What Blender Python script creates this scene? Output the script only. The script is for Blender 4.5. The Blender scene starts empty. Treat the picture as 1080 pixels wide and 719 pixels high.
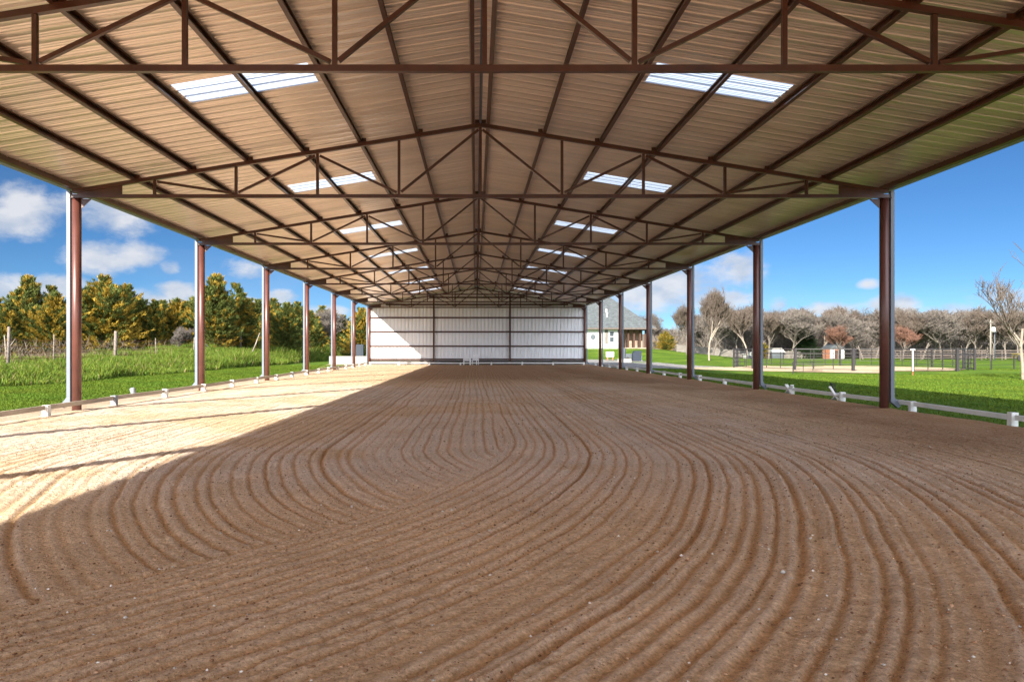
import bpy, bmesh, math, random
import numpy as np
from mathutils import Vector, Matrix
random.seed(7); RS = np.random.RandomState(11)
scene = bpy.context.scene
COL = scene.collection
R = math.radians

# ------------------------------------------------------------------ helpers
def tag(o, label=None, cat=None, group=None, kind=None):
    if label: o['label'] = label
    if cat: o['category'] = cat
    if group: o['group'] = group
    if kind: o['kind'] = kind
    return o

def empty(name, loc=(0, 0, 0), rz=0, parent=None):
    o = bpy.data.objects.new(name, None); COL.objects.link(o)
    o.location = loc; o.rotation_euler = (0, 0, rz)
    o.empty_display_size = .2
    if parent: o.parent = parent
    return o

class MB:
    """collects shapes, then builds ONE mesh object"""
    def __init__(s): s.v = []; s.f = []
    def add(s, vs, fs):
        n = len(s.v); s.v += [tuple(p) for p in vs]; s.f += [tuple(i + n for i in f) for f in fs]
    def box(s, c, d, rot=None):
        hx, hy, hz = d[0] / 2, d[1] / 2, d[2] / 2
        vs = [Vector((x, y, z)) for x in (-hx, hx) for y in (-hy, hy) for z in (-hz, hz)]
        if rot is not None: vs = [rot @ p for p in vs]
        c = Vector(c); vs = [p + c for p in vs]
        s.add(vs, [(0, 1, 3, 2), (4, 6, 7, 5), (0, 4, 5, 1), (2, 3, 7, 6), (0, 2, 6, 4), (1, 5, 7, 3)])
    def bar(s, a, b, w, h=None, up=(0, 0, 1)):
        a = Vector(a); b = Vector(b); h = h or w
        d = (b - a).normalized(); u = Vector(up)
        if abs(d.dot(u)) > .98: u = Vector((0, 1, 0))
        x = d.cross(u).normalized(); y = x.cross(d).normalized()
        vs = [p + x * (sx * w / 2) + y * (sy * h / 2) for p in (a, b) for sx, sy in ((-1, -1), (1, -1), (1, 1), (-1, 1))]
        s.add(vs, [(0, 3, 2, 1), (4, 5, 6, 7), (0, 1, 5, 4), (1, 2, 6, 5), (2, 3, 7, 6), (3, 0, 4, 7)])
    def tube(s, pts, radii, n=8, cap=True):
        pts = [Vector(p) for p in pts]
        if not isinstance(radii, (list, tuple)): radii = [radii] * len(pts)
        rings = []; prev = None
        for i, p in enumerate(pts):
            d = (pts[min(i + 1, len(pts) - 1)] - pts[max(i - 1, 0)]).normalized()
            if prev is None:
                u = Vector((0, 0, 1)) if abs(d.z) < .9 else Vector((1, 0, 0))
                x = d.cross(u).normalized()
            else: x = (prev - d * prev.dot(d)).normalized()
            prev = x; y = d.cross(x)
            rings.append([p + (x * math.cos(t) + y * math.sin(t)) * radii[i] for t in [2 * math.pi * k / n for k in range(n)]])
        base = len(s.v)
        for r in rings: s.v += [tuple(p) for p in r]
        for i in range(len(pts) - 1):
            for k in range(n):
                a = base + i * n + k; b = base + i * n + (k + 1) % n
                s.f.append((a, b, b + n, a + n))
        if cap:
            s.f.append(tuple(base + k for k in range(n - 1, -1, -1)))
            s.f.append(tuple(base + (len(pts) - 1) * n + k for k in range(n)))
    def lathe(s, prof, c=(0, 0, 0), n=16):
        base = len(s.v)
        for r, z in prof:
            for k in range(n):
                t = 2 * math.pi * k / n
                s.v.append((c[0] + r * math.cos(t), c[1] + r * math.sin(t), c[2] + z))
        for i in range(len(prof) - 1):
            for k in range(n):
                a = base + i * n + k; b = base + i * n + (k + 1) % n
                s.f.append((a, b, b + n, a + n))
        s.f.append(tuple(base + k for k in range(n - 1, -1, -1)))
        s.f.append(tuple(base + (len(prof) - 1) * n + k for k in range(n)))
    def prism(s, poly, off):
        off = Vector(off); n = len(poly)
        vs = [Vector(p) for p in poly] + [Vector(p) + off for p in poly]
        s.add(vs, [tuple(range(n - 1, -1, -1)), tuple(range(n, 2 * n))] + [(i, (i + 1) % n, (i + 1) % n + n, i + n) for i in range(n)])
    def build(s, name, m, parent=None, smooth=False, bevel=0):
        me = bpy.data.meshes.new(name); me.from_pydata(s.v, [], s.f); me.update()
        bm = bmesh.new(); bm.from_mesh(me); bmesh.ops.recalc_face_normals(bm, faces=bm.faces)
        if bevel: bmesh.ops.bevel(bm, geom=list(bm.edges), offset=bevel, segments=2, affect='EDGES', profile=.6)
        bm.to_mesh(me); bm.free()
        if smooth:
            for p in me.polygons: p.use_smooth = len(p.vertices) < 5
        me.materials.append(m)
        o = bpy.data.objects.new(name, me); COL.objects.link(o)
        if parent: o.parent = parent
        return o

def npmesh(name, V, F, m, parent=None, smooth=False, col=None, attr='Col'):
    """V (n,3), F (m,3) or (m,4) arrays; col per vertex rgb"""
    me = bpy.data.meshes.new(name)
    k = F.shape[1]
    me.vertices.add(len(V)); me.vertices.foreach_set('co', V.astype(np.float32).ravel())
    me.loops.add(F.size); me.loops.foreach_set('vertex_index', F.astype(np.int32).ravel())
    me.polygons.add(len(F)); me.polygons.foreach_set('loop_start', np.arange(0, F.size, k, dtype=np.int32))
    me.polygons.foreach_set('loop_total', np.full(len(F), k, dtype=np.int32))
    me.update(calc_edges=True)
    if smooth: me.polygons.foreach_set('use_smooth', np.ones(len(F), dtype=bool))
    if col is not None:
        a = me.color_attributes.new(attr, 'FLOAT_COLOR', 'POINT')
        c = np.ones((len(V), 4), np.float32); c[:, :3] = col; a.data.foreach_set('color', c.ravel())
    me.materials.append(m)
    o = bpy.data.objects.new(name, me); COL.objects.link(o)
    if parent: o.parent = parent
    return o

def children(o): return [c for c in bpy.data.objects if c.parent == o]
def copy_tree(o, parent=None, kids=None):
    c = o.copy(); COL.objects.link(c); c.parent = parent
    for ch in (children(o)): copy_tree(ch, c)
    return c

def _h(ix, iy, seed):
    n = (ix.astype(np.int64) * 374761393 + iy.astype(np.int64) * 668265263 + seed * 1274126177) & 0x7fffffff
    n = ((n ^ (n >> 13)) * 1274126177) & 0x7fffffff
    return ((n ^ (n >> 16)) & 0xffff) / 65535.
def vn(x, y, seed=0):
    ix = np.floor(x); iy = np.floor(y); fx = x - ix; fy = y - iy
    fx = fx * fx * (3 - 2 * fx); fy = fy * fy * (3 - 2 * fy)
    a = _h(ix, iy, seed); b = _h(ix + 1, iy, seed); c = _h(ix, iy + 1, seed); d = _h(ix + 1, iy + 1, seed)
    return (a * (1 - fx) + b * fx) * (1 - fy) + (c * (1 - fx) + d * fx) * fy
def fbm(x, y, seed=0, o=4):
    t = 0; a = .5; f = 1
    for k in range(o): t = t + a * vn(x * f, y * f, seed + k * 17); a *= .5; f *= 2.03
    return t / (1 - .5 ** o)
def sst(a, b, x):
    t = np.clip((x - a) / (b - a), 0, 1); return t * t * (3 - 2 * t)

# ------------------------------------------------------------------ materials
def mat(name, base, rough=.7, metal=0, var=.12, vscale=3., vcol=None, bump=0, bscale=40., spec=.5, attr=None, trans=0, detail=6, stretch=None):
    m = bpy.data.materials.new(name); m.use_nodes = True
    nt = m.node_tree; N = nt.nodes; L = nt.links; P = N['Principled BSDF']
    P.inputs['Roughness'].default_value = rough; P.inputs['Metallic'].default_value = metal
    P.inputs['Specular IOR Level'].default_value = spec
    tc = N.new('ShaderNodeTexCoord'); src = tc.outputs['Object']
    if stretch:
        mp = N.new('ShaderNodeMapping'); mp.inputs['Scale'].default_value = stretch
        L.new(src, mp.inputs['Vector']); src = mp.outputs['Vector']
    nz = N.new('ShaderNodeTexNoise'); nz.inputs['Scale'].default_value = vscale; nz.inputs['Detail'].default_value = detail
    nz.inputs['Roughness'].default_value = .65
    L.new(src, nz.inputs['Vector'])
    mix = N.new('ShaderNodeMix'); mix.data_type = 'RGBA'
    rmp = N.new('ShaderNodeMapRange'); rmp.inputs['From Min'].default_value = .3; rmp.inputs['From Max'].default_value = .7
    L.new(nz.outputs['Fac'], rmp.inputs['Value']); L.new(rmp.outputs['Result'], mix.inputs['Factor'])
    b = Vector(base[:3])
    c2 = Vector(vcol[:3]) if vcol else b * (1 + var)
    c1 = b if vcol else b * (1 - var)
    mix.inputs['A'].default_value = (*c1, 1); mix.inputs['B'].default_value = (*c2, 1)
    out = mix.outputs['Result']
    if attr:
        at = N.new('ShaderNodeVertexColor'); at.layer_name = attr
        mu = N.new('ShaderNodeMix'); mu.data_type = 'RGBA'; mu.blend_type = 'MULTIPLY'; mu.inputs['Factor'].default_value = 1
        L.new(out, mu.inputs['A']); L.new(at.outputs['Color'], mu.inputs['B']); out = mu.outputs['Result']
    L.new(out, P.inputs['Base Color'])
    if bump:
        nb = N.new('ShaderNodeTexNoise'); nb.inputs['Scale'].default_value = bscale; nb.inputs['Detail'].default_value = 5
        L.new(src, nb.inputs['Vector'])
        bp = N.new('ShaderNodeBump'); bp.inputs['Strength'].default_value = 1; bp.inputs['Distance'].default_value = bump
        L.new(nb.outputs['Fac'], bp.inputs['Height']); L.new(bp.outputs['Normal'], P.inputs['Normal'])
    if trans:
        tr = N.new('ShaderNodeBsdfTranslucent'); L.new(out, tr.inputs['Color'])
        ms = N.new('ShaderNodeMixShader'); ms.inputs[0].default_value = trans
        L.new(P.outputs[0], ms.inputs[1]); L.new(tr.outputs[0], ms.inputs[2])
        L.new(ms.outputs[0], N['Material Output'].inputs['Surface'])
    return m

M = {}
M['steel'] = mat('red_oxide_steel', (.056, .016, .006), .34, .0, .35, 2.2, bump=.002, bscale=30, spec=.5)
M['pipe'] = mat('red_oxide_pipe', (.105, .036, .028), .36, .0, .2, 1.5, spec=.6)
M['spout'] = mat('downspout_paint', (.14, .165, .205), .45, .0, .08, 1.5)
M['white'] = mat('white_board_paint', (.72, .72, .70), .55, 0, .1, 4, bump=.002, bscale=30)
M['oldboard'] = mat('weathered_board', (.42, .36, .29), .8, 0, .25, 5, bump=.004, bscale=25, stretch=(1, .2, 1))
M['oldpost'] = mat('weathered_grey_post', (.25, .27, .3), .8, 0, .2, 6, bump=.004)
M['oldwood'] = mat('old_fence_wood', (.19, .155, .135), .9, 0, .3, 5, bump=.01, bscale=20)
M['wall'] = mat('wall_sheet_white', (.78, .80, .83), .45, .0, .04, 1.2)
M['plinth'] = mat('concrete', (.30, .29, .27), .9, 0, .12, 3, bump=.004)
M['plastic'] = mat('white_plastic', (.80, .81, .84), .4, 0, .03, 3)
M['black'] = mat('black_pipe_paint', (.025, .022, .024), .5, 0, .2, 3)
M['stucco'] = mat('white_stucco', (.78, .77, .74), .85, 0, .04, 2, bump=.003)
M['brown'] = mat('brown_timber', (.06, .024, .012), .7, 0, .2, 4)
M['stone'] = mat('porch_stone', (.30, .22, .17), .9, 0, .5, 3.5, bump=.02, bscale=8)
M['shingle'] = mat('grey_shingles', (.075, .085, .09), .9, 0, .5, 2.4, bump=.02, bscale=10, detail=10)
M['glass'] = mat('window_glass', (.03, .04, .05), .08, 0, .1, 1, spec=.8)
M['brick'] = mat('red_brick', (.35, .14, .08), .9, 0, .2, 6)
M['acgrey'] = mat('grey_enamel', (.075, .088, .10), .5, 0, .1, 3)
M['navy'] = mat('dark_blue_cover', (.012, .020, .036), .6, 0, .2, 3)
M['polewood'] = mat('pale_pole_wood', (.20, .18, .155), .9, 0, .15, 5)
M['rust'] = mat('rusty_steel', (.25, .10, .04), .8, .2, .3, 8)
M['yellow'] = mat('yellow_machine_paint', (.12, .095, .02), .6, 0, .3, 3)
M['bark'] = mat('cedar_bark', (.16, .10, .07), .95, 0, .3, 6, bump=.02, bscale=12)
M['palebark'] = mat('pale_bark', (.25, .21, .17), .95, 0, .35, 5, bump=.015, bscale=14)
M['twig'] = mat('bare_twigs', (.115, .088, .070), .95, 0, .3, .8)
M['twigred'] = mat('reddish_twigs', (.17, .085, .058), .95, 0, .25, .8)
M['twiggrey'] = mat('grey_twigs', (.15, .128, .112), .95, 0, .3, .8)
M['cedar'] = mat('cedar_foliage', (1, 1, 1), .8, 0, .15, 1.4, attr='Col', trans=.25, spec=.2)
M['weeds'] = mat('weed_blades', (1, 1, 1), .8, 0, .12, .5, attr='Col', trans=.35, spec=.15)
M['lawn'] = mat('lawn_blades', (1, 1, 1), .8, 0, .15, .5, attr='Col', trans=.3, spec=.15)
M['clods'] = mat('soil_clods', (1, 1, 1), .95, 0, .15, 30, attr='Col', spec=.1)

# roof sheet: mill-finish galvanised steel seen from below
def roof_mat():
    m = mat('galvanised_sheet', (.74, .63, .55), .33, .6, .16, .7, spec=.5, stretch=(.25, 2.5, 1))
    return m
M['roof'] = roof_mat()

def skylight_mat():
    m = bpy.data.materials.new('translucent_fibreglass'); m.use_nodes = True
    N = m.node_tree.nodes; L = m.node_tree.links; P = N['Principled BSDF']
    P.inputs['Base Color'].default_value = (.7, .78, .88, 1); P.inputs['Roughness'].default_value = .4
    t = N.new('ShaderNodeBsdfTranslucent'); t.inputs['Color'].default_value = (.58, .68, .82, 1)
    ms = N.new('ShaderNodeMixShader'); ms.inputs[0].default_value = .6
    L.new(P.outputs[0], ms.inputs[1]); L.new(t.outputs[0], ms.inputs[2]); L.new(ms.outputs[0], N['Material Output'].inputs['Surface'])
    return m
M['skylight'] = skylight_mat()

def sand_mat():
    m = bpy.data.materials.new('raked_sand'); m.use_nodes = True
    nt = m.node_tree; N = nt.nodes; L = nt.links; P = N['Principled BSDF']
    P.inputs['Roughness'].default_value = .95; P.inputs['Specular IOR Level'].default_value = .15
    at = N.new('ShaderNodeVertexColor'); at.layer_name = 'Col'
    tc = N.new('ShaderNodeTexCoord')
    n1 = N.new('ShaderNodeTexNoise'); n1.inputs['Scale'].default_value = 38; n1.inputs['Detail'].default_value = 8; n1.inputs['Roughness'].default_value = .75
    L.new(tc.outputs['Object'], n1.inputs['Vector'])
    r1 = N.new('ShaderNodeValToRGB'); e = r1.color_ramp.elements
    e[0].position = .33; e[0].color = (.62, .55, .50, 1); e[1].position = .66; e[1].color = (1.22, 1.2, 1.18, 1)
    L.new(n1.outputs['Fac'], r1.inputs['Fac'])
    mu = N.new('ShaderNodeMix'); mu.data_type = 'RGBA'; mu.blend_type = 'MULTIPLY'; mu.inputs['Factor'].default_value = 1
    L.new(at.outputs['Color'], mu.inputs['A']); L.new(r1.outputs['Color'], mu.inputs['B'])
    # pale grit specks
    vo = N.new('ShaderNodeTexVoronoi'); vo.inputs['Scale'].default_value = 16
    L.new(tc.outputs['Object'], vo.inputs['Vector'])
    lt = N.new('ShaderNodeMath'); lt.operation = 'LESS_THAN'; lt.inputs[1].default_value = .085
    L.new(vo.outputs['Distance'], lt.inputs[0])
    m2 = N.new('ShaderNodeMix'); m2.data_type = 'RGBA'; m2.inputs['B'].default_value = (.24, .14, .085, 1)
    L.new(lt.outputs[0], m2.inputs['Factor']); L.new(mu.outputs['Result'], m2.inputs['A'])
    L.new(m2.outputs['Result'], P.inputs['Base Color'])
    nb = N.new('ShaderNodeTexNoise'); nb.inputs['Scale'].default_value = 26; nb.inputs['Detail'].default_value = 10; nb.inputs['Roughness'].default_value = .7
    L.new(tc.outputs['Object'], nb.inputs['Vector'])
    bp = N.new('ShaderNodeBump'); bp.inputs['Distance'].default_value = .055; bp.inputs['Strength'].default_value = 1
    L.new(nb.outputs['Fac'], bp.inputs['Height']); L.new(bp.outputs['Normal'], P.inputs['Normal'])
    return m
M['sand'] = sand_mat()

def patchy(name, cols, scale, bump=.02, bscale=30, fine=60):
    m = bpy.data.materials.new(name); m.use_nodes = True
    nt = m.node_tree; N = nt.nodes; L = nt.links; P = N['Principled BSDF']
    P.inputs['Roughness'].default_value = .95; P.inputs['Specular IOR Level'].default_value = .1
    tc = N.new('ShaderNodeTexCoord')
    n1 = N.new('ShaderNodeTexNoise'); n1.inputs['Scale'].default_value = scale; n1.inputs['Detail'].default_value = 8; n1.inputs['Roughness'].default_value = .62
    L.new(tc.outputs['Object'], n1.inputs['Vector'])
    r = N.new('ShaderNodeValToRGB'); els = r.color_ramp.elements
    while len(els) < len(cols): els.new(.5)
    for i, c in enumerate(cols): els[i].position = .33 + .34 * i / (len(cols) - 1); els[i].color = (*c, 1)
    L.new(n1.outputs['Fac'], r.inputs['Fac'])
    n2 = N.new('ShaderNodeTexNoise'); n2.inputs['Scale'].default_value = fine; n2.inputs['Detail'].default_value = 4
    L.new(tc.outputs['Object'], n2.inputs['Vector'])
    r2 = N.new('ShaderNodeMapRange'); r2.inputs['From Min'].default_value = .3; r2.inputs['From Max'].default_value = .7
    r2.inputs['To Min'].default_value = .72; r2.inputs['To Max'].default_value = 1.25
    L.new(n2.outputs['Fac'], r2.inputs['Value'])
    mu = N.new('ShaderNodeVectorMath'); mu.operation = 'SCALE'
    L.new(r.outputs['Color'], mu.inputs[0]); L.new(r2.outputs['Result'], mu.inputs['Scale'])
    L.new(mu.outputs['Vector'], P.inputs['Base Color'])
    nb = N.new('ShaderNodeTexNoise'); nb.inputs['Scale'].default_value = bscale; nb.inputs['Detail'].default_value = 6
    L.new(tc.outputs['Object'], nb.inputs['Vector'])
    bp = N.new('ShaderNodeBump'); bp.inputs['Distance'].default_value = bump
    L.new(nb.outputs['Fac'], bp.inputs['Height']); L.new(bp.outputs['Normal'], P.inputs['Normal'])
    return m
M['ground'] = patchy('lawn_ground', [(.042, .080, .009), (.075, .132, .012), (.12, .18, .018)], .35, .05, 9, 14)
M['strip'] = patchy('bare_soil', [(.34, .26, .18), (.46, .36, .26), (.55, .45, .34)], 1.2, .04, 20)
M['gravel'] = patchy('grey_gravel', [(.15, .145, .14), (.23, .22, .215), (.34, .33, .31)], 2.5, .03, 30, 20)
M['path'] = patchy('pale_sand', [(.34, .24, .15), (.45, .34, .22), (.55, .45, .33)], .5, .03, 15, 10)

# ------------------------------------------------------------------ camera geometry of the place
CX = .11                      # centre line of the arena building
D0, BAY = 16.7, 7.62          # first column pair in view, bay length
WX = 9.07                     # column half spacing
YB = D0 + 6 * BAY             # end wall
YF = D0 - 3 * BAY - 2.2       # open front end, unseen, placed so sun reaches in behind the camera
SL = .163                     # roof slope
ZC = 4.81                     # bottom chord centre
ZR = 6.40                     # top chord centre at the ridge
ZU = ZR + .05 + .15           # underside of sheets at ridge
def zt(x): return ZR - SL * abs(x)
def zu(x): return ZU - SL * abs(x)

# ------------------------------------------------------------------ terrain
def gz(X, Y):
    X = np.asarray(X, float); Y = np.asarray(Y, float)
    z = np.full(np.broadcast(X, Y).shape, -.02)
    # weed bank on the left, higher further away
    bank = .36 + .60 * sst(30, 85, Y)
    z = z + bank * sst(-16.8, -21.5, X) * sst(-5, 8, Y)
    # mound under the house
    mx = sst(8, 14, X) * (1 - sst(24, 36, X))
    st = np.where(X > 18.5, 66., 90.)
    t = sst(17.5, 20.5, X)
    st = 92 * (1 - t) + 70 * t
    z = z + 1.35 * sst(0, 1, (Y - st) / (108 - st)) * mx
    z = z + .50 * sst(85, 125, Y) * sst(26, 32, X) * (1 - sst(40, 60, X))
    z = z - .15 * (np.abs(X - .25) < 8.6) * (Y < 61.3)
    z = z + .04 * (fbm(X * .12, Y * .12, 5) - .5) * sst(11, 16, np.abs(X)) * 2
    return z

def grid_mesh(name, xs, ys, zf, m, kind='structure', keep=None, smooth=True):
    X, Y = np.meshgrid(xs, ys); Z = zf(X, Y)
    V = np.stack([X.ravel(), Y.ravel(), Z.ravel()], 1)
    nx, ny = len(xs), len(ys)
    i = np.arange(nx - 1)[None, :] + np.arange(ny - 1)[:, None] * nx
    F = np.stack([i.ravel(), i.ravel() + 1, i.ravel() + nx + 1, i.ravel() + nx], 1)
    if keep is not None:
        c = (V[F[:, 0]] + V[F[:, 2]]) / 2; F = F[keep(c[:, 0], c[:, 1])]
    o = npmesh(name, V, F, m, smooth=smooth)
    return tag(o, kind=kind)

xs = np.unique(np.concatenate([np.linspace(-900, -60, 22), np.linspace(-60, 60, 241), np.linspace(60, 900, 22)]))
ys = np.unique(np.concatenate([np.linspace(-200, -20, 14), np.linspace(-20, 130, 301), np.linspace(130, 1500, 30)]))
g = grid_mesh('ground', xs, ys, gz, M['ground'])
tag(g, 'green winter lawn around the covered arena', kind='structure')

def sheet(name, poly, z, m, label, amp=.25, conform=False):
    """flat ground sheet with a wavy outline"""
    pts = []
    n = len(poly)
    for i in range(n):
        a = Vector(poly[i]); b = Vector(poly[(i + 1) % n]); L_ = (b - a).length; k = max(2, int(L_ / .8))
        for j in range(k):
            p = a.lerp(b, j / k); nn = Vector((-(b - a).y, (b - a).x)).normalized()
            w = (float(fbm(np.array(p.x * .6), np.array(p.y * .6), 31)) - .5) * 2 * amp
            pts.append((p.x + nn.x * w, p.y + nn.y * w, z))
    mb = MB(); mb.add(pts, [tuple(range(len(pts)))])
    o = mb.build(name, m); tag(o, label, kind='structure')
    for p in o.data.polygons:
        if p.normal.z < 0: p.flip()
    return o
sheet('soil_strip', [(-10.5, -14), (-8.7, -14), (-8.7, 62.1), (-9.4, 66), (-13, 66.2), (-12.4, 60), (-10.7, 50)], -.008, M['strip'], 'bare soil strip between the left rail and the lawn', .12)
sheet('bounce_sheet', [(-40, -60), (40, -60), (40, 5), (24, 7.5), (9.6, 8.5), (9.6, -13.9), (-8.95, -13.9), (-10.6, -13.9), (-10.6, 12), (-18, 10), (-24, 4), (-40, 2)], -.005, M['path'], 'unseen pale sand sheet added before the open front to bounce light inside')  # pale ground added out of view to bounce sun into the arena
sheet('gravel_driveway', [(9.6, 54.5), (13.5, 51), (18.5, 50.5), (18.5, 56), (17.5, 64), (18, 74), (18.5, 92), (8, 93), (2, 80), (-8, 66), (9.3, 62.9)], -.006, M['gravel'], 'grey gravel yard beside the end of the arena', .3)
sheet('sand_path', [(16.5, 46.5), (18.5, 44.8), (21.5, 42.4), (23.4, 41.6), (24.2, 43.0), (25, 45.6), (29.5, 46.3), (32.8, 49.5), (33.4, 53.5), (31.5, 58), (27, 60), (22, 59), (19, 55.2), (16.5, 54.5), (14.5, 53), (14.3, 49.2)], .0, M['path'], 'pale sand floor of the round pen and path to it', .25)

# ------------------------------------------------------------------ arena sand with raked furrows
def sand_field(X, Y):
    wob = (fbm(X * .35, Y * .35, 3) - .5) * .18 + (fbm(X * 1.9, Y * 1.9, 8) - .5) * .026 + (vn(X * 9, Y * 9, 18) - .5) * .010
    rA = np.where(Y < 11.5, np.hypot(X + 10.6, Y - 11.5), X + 10.6)
    rB = np.where(Y < 10.5, np.hypot(X - 5.0, Y - 10.5), 5.0 - X)
    fA = sst(10.98, 11.10, rA + (fbm(X * 3, Y * 3, 21) - .5) * .12)
    def prof(s, seed, p=.152):
        s = s + wob
        c = np.floor(s / p); d = (s / p - c - .5) * p
        seg = vn(c * 7.3, Y * .22 + X * .1, seed)                 # a groove fades in and out along its length
        dep = .0065 + .011 * _h(c, c * 0 + 1, seed) * (.5 + .8 * seg) + .011 * (_h(c, c * 0 + 3, seed + 5) > .82) * (.4 + seg)
        off = (_h(c, c * 0 + 2, seed) - .5) * .05
        w = .016 + .013 * _h(c, c * 0 + 5, seed)
        g = -dep * np.exp(-((d - off) / w) ** 2)
        b = .45 * dep * np.exp(-((np.abs(d - off) - w * 2.3) / (w * .8)) ** 2)
        return g, b, dep
    gA, bA, _ = prof(rA, 101); gB, bB, _ = prof(rB, 202, .17)
    gr = gA * fA + gB * (1 - fA); be = bA * fA + bB * (1 - fA)
    berm = .012 * np.exp(-((rA - 11.0) / .06) ** 2) * (Y < 11.5)
    slow = .03 * (fbm(X * .4, Y * .4, 55) - .5)
    rough = .024 * (fbm(X * 9, Y * 9, 71, 4) - .5) * (.5 + fbm(X * .8, Y * .8, 77))
    edge = sst(0, .5, 9.35 - X) * sst(0, .5, X + 8.95)
    z = .012 + (gr + be + berm + rough) * edge + slow * edge * .6
    # lumpy berm along the right rail
    z = z + .05 * np.exp(-((X - 9.2) / .35) ** 2) * (.6 + .8 * fbm(X * 2, Y * 1.3, 91))
    return z, gr, be

def sand_col(X, Y, gr, be):
    base = np.array([.80, .605, .40]); dry = np.array([.80, .70, .61]); damp = np.array([.36, .215, .115]); rich = np.array([.70, .45, .245])
    n = fbm(X * .35, Y * .35, 41); n2 = fbm(X * 1.6, Y * 1.6, 43)
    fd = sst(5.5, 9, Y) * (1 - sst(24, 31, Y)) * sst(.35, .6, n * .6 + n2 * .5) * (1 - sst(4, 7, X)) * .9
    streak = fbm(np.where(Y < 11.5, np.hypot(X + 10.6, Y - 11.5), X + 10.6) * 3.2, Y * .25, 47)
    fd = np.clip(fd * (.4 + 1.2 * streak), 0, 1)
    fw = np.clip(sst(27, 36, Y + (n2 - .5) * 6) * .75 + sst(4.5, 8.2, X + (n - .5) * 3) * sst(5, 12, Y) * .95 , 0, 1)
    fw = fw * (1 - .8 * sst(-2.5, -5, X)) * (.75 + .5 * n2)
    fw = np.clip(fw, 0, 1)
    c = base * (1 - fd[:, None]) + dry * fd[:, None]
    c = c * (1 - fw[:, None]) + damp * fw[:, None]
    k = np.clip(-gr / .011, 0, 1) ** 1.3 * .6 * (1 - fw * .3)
    c = c * (1 - k[:, None]) + rich * (1 - .45 * fw[:, None]) * k[:, None]  # tint only: browner in the grooves, paler on their rims
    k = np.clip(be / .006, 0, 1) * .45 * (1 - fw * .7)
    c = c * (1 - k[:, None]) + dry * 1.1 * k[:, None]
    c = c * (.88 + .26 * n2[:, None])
    return c

ysand = [-13.9]
while ysand[-1] < 2.0: ysand.append(ysand[-1] + (.5 if ysand[-1] < 0 else .12))
while ysand[-1] < 62.1: ysand.append(ysand[-1] + max(.014, .0046 * ysand[-1]))
ysand = np.array(ysand); xsand = np.arange(-8.95, 9.36, .022)
X, Y = np.meshgrid(xsand, ysand)
Z, GR, BE = sand_field(X, Y)
V = np.stack([X.ravel(), Y.ravel(), Z.ravel()], 1); nx, ny = len(xsand), len(ysand)
i = (np.arange(nx - 1)[None, :] + np.arange(ny - 1)[:, None] * nx).ravel()
F = np.stack([i, i + 1, i + nx + 1, i + nx], 1)
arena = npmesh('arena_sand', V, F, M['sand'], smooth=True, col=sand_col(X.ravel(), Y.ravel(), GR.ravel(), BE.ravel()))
tag(arena, 'raked brown riding sand with curved harrow furrows', kind='structure')

# clods and grit lying on the sand
def clods(n):
    octv = np.array([[1, 0, 0], [0, 1, 0], [-1, 0, 0], [0, -1, 0], [0, 0, .8], [0, 0, -.6], [.7, .7, .2], [-.7, -.7, .2]])
    octf = np.array([[0, 6, 4], [6, 1, 4], [1, 2, 4], [2, 7, 4], [7, 3, 4], [3, 0, 4], [6, 0, 5], [1, 6, 5], [2, 1, 5], [7, 2, 5], [3, 7, 5], [0, 3, 5]])
    y = 2.3 + RS.rand(n) ** 1.7 * 20; x = (RS.rand(n) * 2 - 1) * np.minimum(8.8, 1.0 + .8 * y)
    cl = fbm(x * 1.3, y * 1.3, 61); k = RS.rand(n) < (cl * 1.7 - .25); x, y = x[k], y[k]; n = len(x)
    z, gr, be = sand_field(x, y)
    s = .0032 + .0085 * RS.rand(n) ** 3.0 + (RS.rand(n) < .006) * .014 * RS.rand(n)
    jit = 1 + .5 * (RS.rand(n, 8, 3) - .5)
    a = RS.rand(n) * 6.28; ca, sa = np.cos(a), np.sin(a)
    P = octv[None] * jit * s[:, None, None]
    Q = P.copy(); Q[:, :, 0] = P[:, :, 0] * ca[:, None] - P[:, :, 1] * sa[:, None]; Q[:, :, 1] = P[:, :, 0] * sa[:, None] + P[:, :, 1] * ca[:, None]
    Q += np.stack([x, y, z + s * .35], 1)[:, None, :]
    V = Q.reshape(-1, 3); F = (octf[None] + (np.arange(n) * 8)[:, None, None]).reshape(-1, 3)
    t = RS.rand(n); c = np.where((t < .40)[:, None], np.array([.27, .15, .085]), np.where((t < .94)[:, None], np.array([.42, .27, .17]), np.array([.75, .72, .68])))
    c = c * (.7 + .6 * RS.rand(n, 1)); C_ = np.repeat(c, 8, axis=0)
    return npmesh('soil_clods', V, F, M['clods'], col=C_)
tag(clods(42000), 'loose brown soil crumbs and pale grit scattered over the raked sand', 'soil clods', kind='stuff')

# ------------------------------------------------------------------ the covered arena (one building)
bld = empty('covered_arena', (CX, 0, 0))
tag(bld, 'open-sided riding arena roof of red-brown steel trusses with a white sheet end wall', 'building')

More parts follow.
